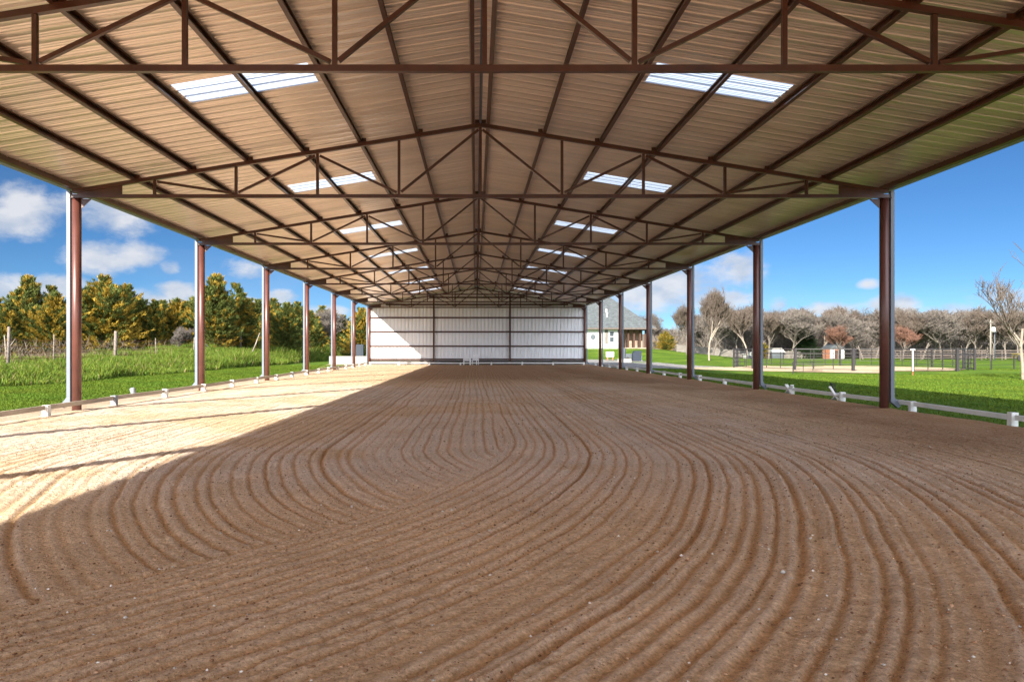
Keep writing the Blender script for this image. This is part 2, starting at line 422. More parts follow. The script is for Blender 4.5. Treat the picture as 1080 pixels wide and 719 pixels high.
def c_purlin(x, w=.065, h=.15, t=.012, side=1, y0=YF - .3, y1=YB + .1):
    """C-section running along Y, open side facing the ridge"""
    rot = math.atan(SL) * (1 if x >= 0 else -1)
    zb = zt(x) + .05
    mb = MB()
    def P(u, v):   # u along slope (towards eave +), v up
        s = 1 if x >= 0 else -1
        return (x + s * (u * math.cos(math.atan(SL)) + v * math.sin(math.atan(SL))), zb - u * math.sin(math.atan(SL)) + v * math.cos(math.atan(SL)))
    H = h - .004
    poly = [(w, .001), (w, H), (0, H), (0, H - .025), (t, H - .025), (t, H - t), (w - t, H - t), (w - t, .001 + t), (t, .001 + t), (t, .026), (0, .026), (0, .001)]
    pts = [P(u, v) for u, v in poly]
    mb.prism([(a, y0, b) for a, b in pts], (0, y1 - y0, 0))
    return mb
PX = [.13 + 1.2745 * k for k in range(7)] + [9.09]
for s in (-1, 1):
    for k, px in enumerate(PX):
        c_purlin(s * px, h=.15 if k < 7 else .19).build('purlin' if k < 7 else 'eave_beam', M['steel'], bld)

# trusses
def web(p, q, w): mb = MB(); mb.bar(p, q, w); return mb
PN = 1.83
def make_truss():
    mb = MB()
    mb.box((0, 0, ZC), (2 * WX + .2, .078, .08))
    mb.bar((-WX - .08, 0, zt(WX + .08) + .008), (-.0, 0, ZR + .008), .08, .084); mb.bar((0, 0, ZR + .008), (WX + .08, 0, zt(WX + .08) + .008), .078, .083)
    for s in (-1, 1):
        for px in PX[:7]: mb.box((s * (px - .055), .03, zt(px) + .105), (.10, .007, .11)); mb.box((s * (px - .055), 0, zt(px) + .056), (.10, .10, .012))
    t = mb.build('roof_truss', M['steel'], bld)
    for k in range(-4, 5):
        x = k * PN
        mb = MB(); mb.box((x, 0, (ZC + zt(x)) / 2), (.060, .056, zt(x) - .036 - ZC - .038))
        mb.build('vertical_web', M['steel'], t)
    def pt(k, top): x = k * PN; return (x, 0, zt(x) - .06 if top else ZC + .06)
    for s in (-1, 1):
        for a, b in (((0, 1), (1, 0)), ((1, 0), (2, 1)), ((2, 1), (3, 0)), ((3, 0), (4, 1))):
            p = Vector(pt(s * a[0], a[1])); q = Vector(pt(s * b[0], b[1])); d = (q - p).normalized()
            p2 = p + d * .06; q2 = q - d * .06
            web(p2, q2, .054).build('diagonal_web', M['steel'], t)
        g = MB(); x0, x1 = WX - .02, WX - 1.02
        g.prism([(s * x0, -.012, ZC + .037), (s * x1, -.012, ZC + .037), (s * x1, -.012, zt(x1) - .032), (s * x0, -.012, zt(x0) - .03)], (0, .024, 0))
        g.build('gusset_plate', M['steel'], t)
    return t
truss = make_truss()
tkids = children(truss)
truss.location = (0, D0, 0)
for n in range(-3, 7):
    if n == 0: continue
    c = truss.copy(); COL.objects.link(c); c.parent = bld; c.location = (0, D0 + n * BAY - (.09 if n == 6 else 0), 0)
    for k in tkids:
        d = k.copy(); COL.objects.link(d); d.parent = c

# columns with downspouts
def make_column(s):
    mb = MB(); mb.lathe([(.098, -.3), (.098, ZC - .052)], n=24)
    c = mb.build('column', M['pipe'], bld, smooth=True)
    kb = MB(); kb.box((0, 0, ZC - .0565 + .006), (.24, .24, .009)); kb.build('cap_plate', M['steel'], c)
    kp = MB(); kp.prism([(-s * .10, -.008, ZC - .06), (-s * .34, -.008, ZC - .06), (-s * .10, -.008, ZC - .28)], (0, .016, 0)); kp.build('knee_plate', M['steel'], c)
    d = MB(); x = s * .165
    d.box((x, 0, (.30 + 4.93) / 2), (.085, .105, 4.93 - .30))
    d.prism([(x - s * .0425, -.0525, .30), (x + s * .0425, -.0525, .30), (x + s * .19, -.0525, .12), (x + s * .125, -.0525, .06), (x - s * .0425, -.0525, .20)], (0, .105, 0))
    d.build('downspout', M['spout'], c, bevel=.006)
    return c
for s in (-1, 1):
    c0 = make_column(s); kids = children(c0); c0.location = (s * WX, D0, 0)
    for n in range(-3, 7):
        if n == 0: continue
        c = c0.copy(); COL.objects.link(c); c.parent = bld; c.location = (s * WX, D0 + n * BAY, 0)
        for k in kids:
            d = k.copy(); COL.objects.link(d); d.parent = c

# gutters
for s in (-1, 1):
    g_ = MB(); z = zu(WX + .2) - .0; x0 = s * (WX + .115); x1 = s * (WX + .245)
    for (a, b, cc, d) in ((x0, z - .13, x1, z - .125), (x1, z - .13, x1 + s * .006, z - .005), (x0 - s * .006, z - .13, x0, z - .012)):
        g_.box(((a + cc) / 2, (YF + YB) / 2, (b + d) / 2), (abs(cc - a) or .006, YB - YF + .6, abs(d - b) or .006))
    g_.build('gutter', M['spout'], bld)

# roof sheets, ribs every 0.3048 m; skylight openings in mid-bay
RIB = .3048
sky = []
y_start = 12.30 - RIB * math.ceil((12.30 - (YF - .35)) / RIB); ncell = int((YB + .25 - y_start) / RIB) + 1
SX0, SX1 = 2.90, 5.16
for n in range(-3, 6):
    mid = D0 + (n + .5) * BAY; k = round((mid - y_start) / RIB - 1.5); sky.append(k)
prof = [(0, 0), (.105, 0), (.109, .004), (.127, .004), (.131, 0), (.172, 0), (.176, .004), (.194, .004), (.198, 0), (.243, 0), (.258, .030), (.289, .030), (.3048, 0)]
def sheet_cells(sgn, cells, dz=0, name='roof_sheet', m=None):
    Vs = []; Fs = []
    for (k, xa, xb) in cells:
        for x in (xa, xb):
            for (py, pz) in prof:
                if pz == .004 and 0: continue
                Vs.append((sgn * x, y_start + k * RIB + py + (0), zu(x) + pz + dz - (.011 if (k % 3 == 0 and py > .2048 and py < .25) else 0)))
        b = len(Vs) - 2 * len(prof); n_ = len(prof)
        for j in range(n_ - 1): Fs.append((b + j, b + j + 1, b + n_ + j + 1, b + n_ + j))
    o = npmesh(name, np.array(Vs), np.array(Fs), m or M['roof'], bld); return o
XR, XE = .03, WX + .2
for s in (-1, 1):
    cells = []
    for k in range(ncell):
        if any(0 <= k - q < 3 for q in sky): cells += [(k, XR, SX0), (k, SX1, XE)]
        else: cells.append((k, XR, XE))
    sheet_cells(s, cells)
    for q in sky:
        sheet_cells(s, [(q + j, SX0 - .04, SX1 + .04) for j in range(3)], .004, 'skylight', M['skylight'])
rc = MB(); rc.prism([(-.30, YF - .35, zu(.30) + .036), (0, YF - .35, zu(0) + .044), (.30, YF - .35, zu(.30) + .036), (.30, YF - .35, zu(.30) + .041), (0, YF - .35, zu(0) + .050), (-.30, YF - .35, zu(.30) + .041)], (0, YB - YF + .6, 0))
rc.build('ridge_cap', M['spout'], bld)

# end wall
ew = MB()
yw = YB + .10
Vs = []; Fs = []
nw = int(2 * (WX + .05) / RIB) + 1
x = -(WX + .05)
while x < WX + .05 - .01:
    for (px, py) in [(0, 0), (.105, 0), (.115, .006), (.13, 0), (.172, 0), (.182, .006), (.198, 0), (.235, 0), (.252, .032), (.288, .032), (.3048, 0)]:
        xx = min(x + px, WX + .05)
        Vs += [(xx, yw + py, .36), (xx, yw + py, zu(xx) - .02)]
    x += RIB
Vs = np.array(Vs); n_ = len(Vs) // 2
Fs = np.array([(2 * j, 2 * j + 2, 2 * j + 3, 2 * j + 1) for j in range(n_ - 1)])
wall = npmesh('end_wall', Vs, Fs, M['wall'], bld)
PW = [-WX + 5.45, -WX + 11.85]
for pw in PW:
    mb = MB(); mb.box((pw, YB - .02, (zt(pw) - .05) / 2 - .1), (.13, .15, zt(pw) - .05 + .2)); mb.build('wall_post', M['steel'], wall)
for zg in (.46, 1.56, 2.76, 3.95, 5.05, 5.65):
    L_ = WX + .02 if zg < 4.8 else min(WX, (ZR - .1 - zg) / SL)
    mb = MB(); mb.box((0, yw - .036, zg), (2 * L_, .065, .12)); mb.box((0, yw - .075, zg + .055), (2 * L_, .014, .03)); mb.build('girt', M['steel'], wall)
mb = MB(); mb.box((0, yw + .03, .15), (2 * WX + .2, .10, .44)); mb.build('foot_strip', mat('dark_strip', (.06, .055, .05), .9, 0, .2, 3), wall)  # dark strip filling the gap below the wall sheets

# ------------------------------------------------------------------ low board rails round the arena
def rail_line(name, pts, label, group=None, board='white', ph=.255, pw=.135, special=None, zr=.185, bh=.095):
    root = empty(name, (*pts[0][:2], 0)); tag(root, label, 'rail', group)
    o = Vector((pts[0][0], pts[0][1], 0))
    for k, p in enumerate(pts):
        mb = MB(); h = ph + random.uniform(-.02, .02)
        rot = Matrix.Rotation(random.uniform(-.05, .05), 3, 'Y') @ Matrix.Rotation(random.uniform(-.1, .1), 3, 'Z')
        mb.box(Vector((p[0], p[1], h / 2 - .04)) - o, (pw, pw * .8, h + .08), rot)
        mm = M['oldpost'] if special and k in special else M['white']
        po = mb.build('post', mm, root, bevel=.008)
        if special and k in special: po['label'] = 'unpainted weathered grey post'
    for k in range(len(pts) - 1):
        a, b = Vector((*pts[k][:2], 0)) - o, Vector((*pts[k + 1][:2], 0)) - o
        d = (b - a).normalized() * (pw / 2 + .012)
        z1, z2 = zr + random.uniform(-.012, .012), zr + random.uniform(-.012, .012)
        mb = MB(); A = Vector((a.x + d.x, a.y + d.y, z1)); B = Vector((b.x - d.x, b.y - d.y, z2))
        mb.bar(A, B, .045, bh)
        mb.build('board', M[board], root, bevel=.004)
    return root
LX = -8.80
left_pts = [(LX + .02 * math.sin(k * 2.1), 12.28 + 2.93 * k) for k in range(-1, 17)]
rail_line('low_rail', left_pts, 'low weathered board rail on white block posts along the sunlit left side', board='oldboard', special={3, 9})
RX = 9.50
right_pts = [(RX + .02 * math.sin(k * 1.7), 13.15 + 3.05 * k) for k in range(-1, 16)]
rr = rail_line('low_rail', right_pts, 'low white board rail along the shaded right side with chipped paint')
back_pts = [(-8.1 + 2.53 * k, 60.9) for k in range(8)] 
rail_line('low_rail', [(-8.65, 60.9)] + [(-6.3 + 2.53 * k, 60.9) for k in range(7)], 'low white board rail in front of the sheet end wall')
# X braces and bits of cable on two of the right posts
mb = MB()
for (px, py) in ((RX, right_pts[4][1]),):
    for s in (-1, 1):
        mb.bar((px - .09, py + s * .30, .0), (px - .09, py - s * .22, .30), .03, .09, up=(1, 0, 0))
o = mb.build('rail_brace', M['white']); tag(o, 'crossed white board brace nailed on the fourth right rail post', 'brace')
mb = MB(); py = right_pts[3][1]
mb.bar((RX - .09, py + .40, .02), (RX - .09, py + .05, .20), .03, .08, up=(1, 0, 0)); mb.bar((RX - .09, py + .02, .05), (RX - .09, py + .50, .38), .03, .06, up=(1, 0, 0))
o = mb.build('rail_brace', M['white']); tag(o, 'slanted white board brace beside the rail post left of the nearest right column', 'brace')
mb = MB()
random.seed(3)
for k in range(4):
    c = Vector((RX + .02, py + .55, .34)); a0 = random.uniform(0, 6)
    pts = [c + Vector((.03 * math.sin(t * 2 + k), (.10 + .02 * k) * math.cos(t + a0), (.11 + .01 * k) * math.sin(t * 1.3 + a0))) for t in [j * .5 for j in range(12)]]
    mb.tube(pts, .010, 5)
o = mb.build('wire_coil', M['black'], smooth=True); tag(o, 'tangled dark wire hung on the right rail near the slanted brace', 'wire')
# small grey stump in the grass outside the left rail
mb = MB(); mb.lathe([(.085, -.05), (.075, .12), (.08, .2), (.05, .23)], (0, 0, 0), 9)
o = mb.build('wooden_stump', M['oldpost'], smooth=True); o.location = (-10.2, 22.2, 0); o.rotation_euler = (.15, -.2, 0); tag(o, 'short grey stump on the bare strip outside the left rail', 'stump')

# ------------------------------------------------------------------ plastic chairs by the end wall
def chair(loc, rz, label, back):
    r = empty('plastic_chair', loc, rz); tag(r, label, 'chair', 'white chairs by the end wall')
    m = M['plastic']
    b = MB(); b.box((0, 0, .36), (.48, .46, .035)); b.build('seat', m, r, bevel=.01)
    b = MB(); rot = Matrix.Rotation(-.22, 3, 'X')
    for k in range(5): b.box(Vector((-.19 + k * .095, .25, .62)), (.075, .02, .48 + (.05 if k == 2 else .02 if k in (1, 3) else 0)), rot)
    b.build('backrest', m, r)
    for sx in (-1, 1):
        b = MB(); b.box((sx * .27, -.02, .56), (.10, .58, .03)); b.build('armrest', m, r, bevel=.008)
        for sy in (-.24, .22):
            b = MB(); b.bar((sx * .26, sy, 0), (sx * .25, sy * .95, .55 if sy < 0 else .545), .05, .06); b.build('leg', m, r)
    return r
chair((-.72, 61.45, .0), .12, 'white plastic armchair by the end wall, the left of the two', 0)
chair((-.08, 61.5, .02), -.35, 'white plastic armchair by the end wall, the right of the two', 0)

# ------------------------------------------------------------------ low concrete wall and cabinet, far left
mb = MB(); mb.box((0, 0, .33), (3.4, .25, .70)); o = mb.build('low_wall', M['plinth'], bevel=.01); o.location = (-11.4, 66.6, 0); tag(o, 'pale low concrete wall behind the far left columns', 'wall')
r = empty('utility_cabinet', (-12.6, 81, .1)); tag(r, 'dark grey metal cabinet in front of the golden cedar at far left', 'cabinet')
mb = MB(); mb.box((0, 0, .95), (.8, .6, 1.5)); mb.build('body', M['navy'], r, bevel=.02)
mb = MB(); mb.box((0, 0, .1), (1.2, .8, .2)); mb.build('base', M['plinth'], r)
mb = MB(); mb.box((-.1, -.31, 1.0), (.6, .02, 1.1)); mb.build('door', M['navy'], r)

# ------------------------------------------------------------------ round pen
pen = empty('round_pen', (26.3, 52.8, 0)); tag(pen, 'round pen of black pipe panels standing on pale sand', 'animal pen')
RP = 7.6; NP = 14; ph = 1.36
def ppt(k): a = 2 * math.pi * k / NP + .04; return Vector((RP * math.sin(a), -RP * math.cos(a), 0))
def panel(mb, a, b, h=ph, nb=5, nv=1, r=.022):
    for j in range(nb):
        z = .10 + (h - .12) * j / (nb - 1)
        mb.bar(a + Vector((0, 0, z)), b + Vector((0, 0, z)), r * (2.6 if j == nb - 1 else 1.4), r * (2.6 if j == nb - 1 else 1.4))
    for j in range(1, nv + 1):
        p = a.lerp(b, j / (nv + 1)); mb.bar(p + Vector((0, 0, .08)), p + Vector((0, 0, h)), r * 1.8)
for k in range(NP):
    a, b = ppt(k), ppt(k + 1)
    mb = MB(); mb.bar(a + Vector((0, 0, -.1)), a + Vector((0, 0, ph + .04)), .15 if k % 2 else .11, .15 if k % 2 else .11); mb.build('post', M['black'], pen)
    if k == 13: continue     # the opening
    mb = MB(); panel(mb, a, b, nv=2); mb.build('panel', M['black'], pen)
r = empty('pipe_gate', (17.9, 41.9, 0)); tag(r, 'low dark pipe gate standing open on the sand before the round pen', 'gate')
mb = MB(); panel(mb, Vector((0, 0, 0)), Vector((2.4, 1.6, 0)), .62, 3, 2, .016); mb.build('panel', M['black'], r)
mb = MB(); mb.bar((0, 0, -.05), (0, 0, .66), .05); mb.build('post', M['black'], r)
mb = MB(); mb.tube([(0, 0, -.1), (.01, 0, .22)], .034, 8); mb2 = MB(); mb2.tube([(.01, 0, .22), (.0, .0, 1.36)], .036, 8)
r = empty('marker_pole', (22.7, 38.6, 0)); tag(r, 'single white pole with a rusty foot in the grass before the round pen', 'pole')
mb.build('rusty_foot', M['rust'], r); mb2.build('shaft', M['white'], r)
mb = MB(); mb.bar((-.12, 0, 1.33), (.12, 0, 1.33), .04); mb.build('cross_bar', M['white'], r)

# black pipe fence right of the pen
fr = empty('pipe_fence', (31.6, 49, 0)); tag(fr, 'thin black pipe fence running right from the round pen', 'fence')
fx = [0.9 + 1.5 * k for k in range(14)]
for k, x in enumerate(fx):
    mb = MB(); mb.bar((x, 0, -.1), (x, 0, .93), .06); mb.build('post', M['black'], fr)
mb = MB(); mb.bar((0, 0, .93), (21, 0, .93), .06); mb.build('top_rail', M['black'], fr)
mb = MB()
for z in (.3, .6): mb.bar((0, 0, z), (21, 0, z), .015)
mb.build('wire', M['black'], fr)

def board_fence(name, x0, x1, y, h, m, label, nb=4, step=2.4, solid=False):
    r = empty(name, (x0, y, float(gz(x0, y)))); tag(r, label, 'fence')
    n = int((x1 - x0) / step)
    for k in range(n + 1):
        mb = MB(); z = float(gz(x0 + k * step, y) - gz(x0, y)); mb.bar((k * step, 0, z - .1), (k * step, 0, z + h), .11); mb.build('post', m, r)
    for k in range(n):
        z1 = float(gz(x0 + k * step, y) - gz(x0, y)); z2 = float(gz(x0 + (k + 1) * step, y) - gz(x0, y)); mb = MB()
        if solid:
            q = int(step / .16)
            for j in range(q):
                t = (j + .5) / q; zz = z1 * (1 - t) + z2 * t
                mb.box((k * step + t * step, -.07, zz + h * .48), (.14, .02, h * .93 + random.uniform(-.04, .04)))
        else:
            for j in range(nb):
                z = h * (.25 + .72 * j / (nb - 1)); mb.bar((k * step, -.06, z1 + z), (k * step + step, -.06, z2 + z), .03, .13)
        mb.build('boards', m, r)
    return r
M['greyfence'] = mat('silvered_pickets', (.16, .145, .13), .9, 0, .25, 2)
M['darkboards'] = mat('dark_boards', (.10, .08, .07), .9, 0, .25, 2)
board_fence('picket_fence', 26, 45, 96, 1.0, M['greyfence'], 'silver-grey picket fence in front of the bare wood, right of the house', solid=True)
board_fence('board_fence', 45.5, 98, 88, 1.15, M['darkboards'], 'dark board fence along the edge of the bare wood behind the round pen')

# utility poles
r = empty('utility_pole', (58.2, 84, 0)); tag(r, 'pale wooden power pole with a white transformer at the wood edge', 'power pole')
mb = MB(); mb.tube([(0, 0, -.2), (0, 0, 4.6)], [.10, .07], 10); mb.build('shaft', M['polewood'], r, smooth=True)
mb = MB(); mb.lathe([(.16, 0), (.2, .04), (.2, .45), (.12, .52)], (.32, 0, 3.25), 12); mb.build('transformer', M['white'], r, smooth=True)
mb = MB(); mb.box((0, -.1, 4.3), (.5, .05, .07)); mb.build('cross_arm', M['polewood'], r)
r = empty('utility_pole', (59.0, 84.5, 0)); tag(r, 'thinner grey pole just right of the transformer pole', 'pole')
mb = MB(); mb.tube([(0, 0, -.2), (0, 0, 3.3)], [.06, .05], 8); mb.build('shaft', M['acgrey'], r, smooth=True)
mb = MB(); mb.box((0, 0, 3.25), (.5, .05, .05)); mb.build('cross_arm', M['acgrey'], r)
mb = MB(); mb.tube([(57.2, 84.3, 1.95), (70, 84.3, 1.9), (90, 84.3, 2.0)], .02, 5); o = mb.build('overhead_wire', M['black']); tag(o, 'thin dark wire running right past the power poles', 'wire')
r = empty('hay_trailer', (60.2, 82, 0)); tag(r, 'small yellow farm trailer at the wood edge right of the power poles', 'trailer')
mb = MB(); mb.box((0, 0, .6), (1.5, 1.0, .45)); mb.build('body', M['yellow'], r, bevel=.03)
for sx in (-.6, .6):
    mb = MB(); mb.tube([(sx, -.68, .3), (sx, -.55, .3)], .3, 14); mb.build('wheel', M['black'], r)

# ------------------------------------------------------------------ house on the mound
HY = 110; hz = 1.33
house = empty('house', (0, HY, hz)); tag(house, 'white house with grey shingled hip roof and brown-posted porch on the mound', 'house')
EZ = 3.05
mb = MB(); mb.box((12.4, 5.0, EZ / 2), (17.6, 10, EZ)); walls = mb.build('wall', M['stucco'], house)
# porch recess: back wall + floor + brown posts
mb = MB(); mb.box((23.2, 5.6, EZ / 2), (3.9, 7.0, EZ)); mb.build('porch_wall', M['stone'], house)
mb = MB(); mb.box((23.45, 1.0, .06), (4.6, 2.3, .16)); mb.build('porch_floor', M['stone'], house)
for k, x in enumerate((21.75, 22.65, 23.5, 24.4, 25.2)):
    mb = MB(); mb.box((x, .25, EZ / 2), (.24, .24, EZ)); mb.build('porch_post', M['brown'], house)
mb = MB(); mb.box((23.5, .25, EZ - .18), (4.2, .2, .3)); mb.build('porch_beam', M['brown'], house)
ez = EZ - .02; ap = 8.1
A = [(2, -.9, ez), (26.6, -.9, ez), (26.6, 17.5, ez), (2, 17.5, ez)]
mb = MB(); mb.add(A + [(6, 8.2, ap), (21.4, 8.2, ap)] + [(p[0], p[1], ez - .22) for p in A],
   [(0, 1, 5, 4), (1, 2, 5), (2, 3, 4, 5), (3, 0, 4), (6, 7, 1, 0), (7, 8, 2, 1), (8, 9, 3, 2), (9, 6, 0, 3), (6, 9, 8, 7)])
roof = mb.build('roof', M['shingle'], house)
mb = MB(); mb.box((14.3, -.93, ez - .1), (24.7, .06, .24)); mb.build('fascia', M['darkboards'], roof)
for (x, y) in ((20.0, 3.6), (19.9, 2.4)):
    z = ez + (ap - ez) * (y + .9) / 9.1
    mb = MB(); mb.tube([(x, y, z - .1), (x, y, z + .5)], .12, 8); mb.build('roof_vent', M['white'], roof)
def window(x, y, z, w, h):
    mb = MB(); mb.box((x, y, z), (w, .06, h)); f = mb.build('window', M['white'], house)
    mb = MB()
    for j in (-1, 1): mb.box((x, y - .035, z + j * h * .235), (w * .8, .02, h * .41))
    mb.build('pane', M['glass'], f)
window(20.15, -.03, 1.75, .75, 1.7); window(12, -.03, 1.7, 1.2, 1.5)
mb = MB(); mb.bar((19.35, -.06, .7), (19.35, -.06, ez - .3), .45, .10, up=(0, 1, 0)); mb.build('shutter', M['greyfence'], house)
mb = MB(); mb.bar((21.15, -.1, 0), (21.15, -.1, ez - .25), .22); mb.build('corner_trim', M['acgrey'], house)

r = empty('octagonal_disc', (16.6, 105, float(gz(16.6, 105)))); tag(r, 'grey octagonal disc on a thin pole before the white house wall', 'pole_disc')  # flat grey octagon on a thin pole
mb = MB(); mb.bar((0, 0, 0), (0, 0, 1.7), .06); mb.build('pole', M['acgrey'], r)
mb = MB(); mb.prism([(.42 * math.cos(t), -.05, 1.75 + .42 * math.sin(t)) for t in [math.pi / 8 + math.pi / 4 * k for k in range(8)]], (0, .04, 0)); mb.build('disc', M['acgrey'], r)
# things on the gravel yard
def yard(name, loc, label, cat, parts):
    r = empty(name, (*loc, float(gz(*loc)))); tag(r, label, cat)
    for pn, fn, m in parts:
        mb = MB(); fn(mb); mb.build(pn, M[m], r)
    return r
yard('storage_tank', (15.9, 88), 'white box tank with red legs left of the domed grill', 'tank', [('body', lambda b: b.box((0, 0, .68), (.85, .6, .6)), 'white'), ('leg', lambda b: b.box((-.3, 0, .2), (.12, .4, .38)), 'brick'), ('leg', lambda b: b.box((.3, 0, .2), (.12, .4, .38)), 'brick')])
yard('domed_grill', (16.3, 82), 'pale grey domed smoker grill standing on the gravel', 'grill', [('body', lambda b: b.lathe([(.28, .05), (.28, .95)], n=14), 'acgrey'), ('lid', lambda b: b.lathe([(.29, .96), (.29, 1.15), (.24, 1.35), (.12, 1.47), (.04, 1.5), (.03, 1.6)], n=14), 'acgrey')])
yard('block_planter', (14.6, 73), 'long low concrete block planter on the gravel behind the right columns', 'planter', [('body', lambda b: b.box((0, 0, .17), (1.3, .5, .38)), 'plinth')])
yard('covered_trailer', (17.0, 82), 'small blue-grey covered cart left of the dark bin', 'cart', [('body', lambda b: b.box((0, 0, .55), (1.0, .7, .5)), 'acgrey'), ('wheel', lambda b: b.tube([(-.3, -.4, .22), (-.3, -.3, .22)], .22, 12), 'black'), ('wheel', lambda b: b.tube([(.3, -.4, .22), (.3, -.3, .22)], .22, 12), 'black')])
yard('dark_bin', (17.6, 81), 'dark blue slant-topped bin behind the second right column', 'bin', [('body', lambda b: b.prism([(-.5, -.3, .05), (.42, -.3, .05), (.42, -.3, 1.12), (-.3, -.3, 1.12), (-.5, -.3, .8)], (0, .7, 0)), 'navy')])
yard('garden_statue', (18.2, 82), 'small white garden statue right of the dark bin', 'statue', [('body', lambda b: b.lathe([(.2, 0), (.18, .1), (.1, .2), (.17, .4), (.15, .55), (.06, .62), (.1, .72), (.09, .82), (.02, .88)], n=10), 'white')])

# far small buildings in the wood
def shed(loc, w, d, h, rh, wm, rm, label, name='shed', front=None):
    r = empty(name, (*loc, float(gz(*loc)))); tag(r, label, 'house' if name != 'shed' else 'shed')
    mb = MB(); mb.box((0, 0, h / 2), (w, d, h)); mb.build('wall', M[wm], r)
    mb = MB(); mb.prism([(-w / 2 - .2, -d / 2 - .2, h), (w / 2 + .2, -d / 2 - .2, h), (w / 2 - .2 if rh < .6 else 0, -d / 2 - .2, h + rh), (-w / 2 + .6 if rh < .6 else 0.001, -d / 2 - .2, h + rh)], (0, d + .4, 0)); mb.build('roof', M[rm], r)
    if front:
        for x in (-w * .38, w * .38):
            mb = MB(); mb.box((x, -d / 2 - .06, h * .5), (.5, .1, h * .9)); mb.build('white_panel', M['white'], r)
        mb = MB(); mb.box((0, -d / 2 - .03, h * .4), (.8, .06, h * .8)); mb.build('door', M['brown'], r)
    else:
        mb = MB(); mb.box((0, -d / 2 - .03, h * .35), (.9, .06, h * .7)); mb.build('door', M['acgrey'], r)
    return r
shed((38.3, 97), 2.4, 3, .8, .5, 'acgrey', 'white', 'small white-roofed shed at the wood edge behind the round pen')
shed((45.2, 94), 1.6, 2, 1.35, .65, 'brick', 'acgrey', 'tiny red brick house with white panels at the wood edge', 'brick_house', True)
shed((34.2, 93), 1.0, 1, .6, .2, 'white', 'white', 'tiny white hutch at the left edge of the bare wood')

# ------------------------------------------------------------------ vegetation
def cedar(seed, H=7.5, W=2.6, gold=.6, nb=330, dense=1.):
    rs = np.random.RandomState(seed)
    t = rs.rand(nb) ** .8
    hz_ = .03 * H + t * H * .90
    az = rs.rand(nb) * 2 * np.pi
    lob = 1 + .20 * np.sin(az * 2 + seed) + .16 * np.sin(az * 3 + hz_ * 1.7 + seed * 2)
    rad = W * (np.clip(1 - t, 0.0, 1) ** .85 + .05) * lob * (.50 + .62 * rs.rand(nb) ** 1.5) * (1 - .2 * np.exp(-t * 9))
    Vs = []; Cs = []
    nt = int(10 * dense)
    # side leaders: several upright spires give the crown its ragged top
    sp_ = [(0, 0, .82 * H, H)] + [(W * rs.uniform(.25, .62) * math.cos(q_), W * rs.uniform(.25, .62) * math.sin(q_), H * rs.uniform(.42, .62), H * rs.uniform(.72, .93)) for q_ in rs.rand(6) * 6.28]
    ex = []
    for (sx, sy, z0, z1) in sp_:
        for q_ in range(20):
            f_ = rs.rand(); a_ = rs.rand() * 6.28
            ex.append((sx, sy, z0 + (z1 - z0) * f_, a_, (1 - f_) * .55 + .12, 1.0 + f_))
    for k in range(nb + len(ex)):
        if k < nb: o_ = np.zeros(3); zz = hz_[k]; L = rad[k]; d = np.array([math.cos(az[k]), math.sin(az[k]), .45 + .6 * t[k] + .25 * rs.randn()])
        else:
            e_ = ex[k - nb]; o_ = np.array([e_[0], e_[1], 0.]); zz = e_[2]; L = e_[4] * W * .45; d = np.array([math.cos(e_[3]), math.sin(e_[3]), e_[5]])
        f = rs.rand(nt) ** .55
        P = (o_ + np.array([0, 0, zz - .25 * L]))[None] + d[None] * (f * L)[:, None] + rs.randn(nt, 3) * (.035 + .07 * (1 - f))[:, None] * np.array([1, 1, .8])
        isg = rs.rand() < gold
        for q in range(nt):
            m_ = 10
            dd = rs.randn(m_, 3) * .42 + d[None] * 1.0; dd[:, 2] += .30; dd /= np.linalg.norm(dd, axis=1)[:, None]
            ln = .12 + .26 * rs.rand(m_, 1) ** 1.5
            base = P[q][None] + rs.randn(m_, 3) * .05
            side = np.cross(dd, rs.randn(m_, 3)); side /= np.linalg.norm(side, axis=1)[:, None] + 1e-9
            w = .022 + .028 * rs.rand(m_, 1)
            tri = np.stack([base - side * w, base + side * w, base + dd * ln], 1)
            Vs.append(tri.reshape(-1, 3))
            g = (isg and f[q] > .45)
            cg = np.array([.35, .235, .034]) if g else np.array([.095, .115, .028])
            cc = cg[None] * (.55 + .8 * rs.rand(m_, 1)) + rs.randn(m_, 1) * .01 * np.array([1, .6, .1])
            if not g and rs.rand() < .25: cc = cc * 1.5
            Cs.append(np.repeat(np.clip(cc, .004, 1), 3, axis=0))
    V = np.concatenate(Vs); C_ = np.concatenate(Cs)
    F = np.arange(len(V)).reshape(-1, 3)
    return V, F, C_
def cedar_tree(V, F, C_, H, loc, label, cat='cedar tree', group='cedars beyond the left fence', name='cedar_tree'):
    r = empty(name, loc); tag(r, label, cat, group)
    mb = MB(); mb.tube([(0, 0, -.2), (.05, 0, H * .4), (0, .03, H * .93)], [.02 * H + .04, .014 * H + .02, .015], 8); mb.build('trunk', M['bark'], r, smooth=True)
    npmesh('crown', V, F, M['cedar'], r, col=C_)
    return r
def place_px(x, D): return (x - 501.6) * D / 784
cprot = {}
def cproto(kind):
    if kind not in cprot:
        sd, W, gold, nb = {'gold': (1, 3.1, .60, 800), 'olive': (2, 3.0, .30, 800), 'narrow': (3, 2.1, .42, 560), 'dark': (4, 3.0, .15, 760), 'gold2': (5, 3.4, .58, 860)}[kind]
        r = cedar_tree(*cedar(sd, 7.5, W, gold, nb), 7.5, (0, 0, 0), 'x')
        cprot[kind] = r
        return r, True
    return cprot[kind], False
used = set()
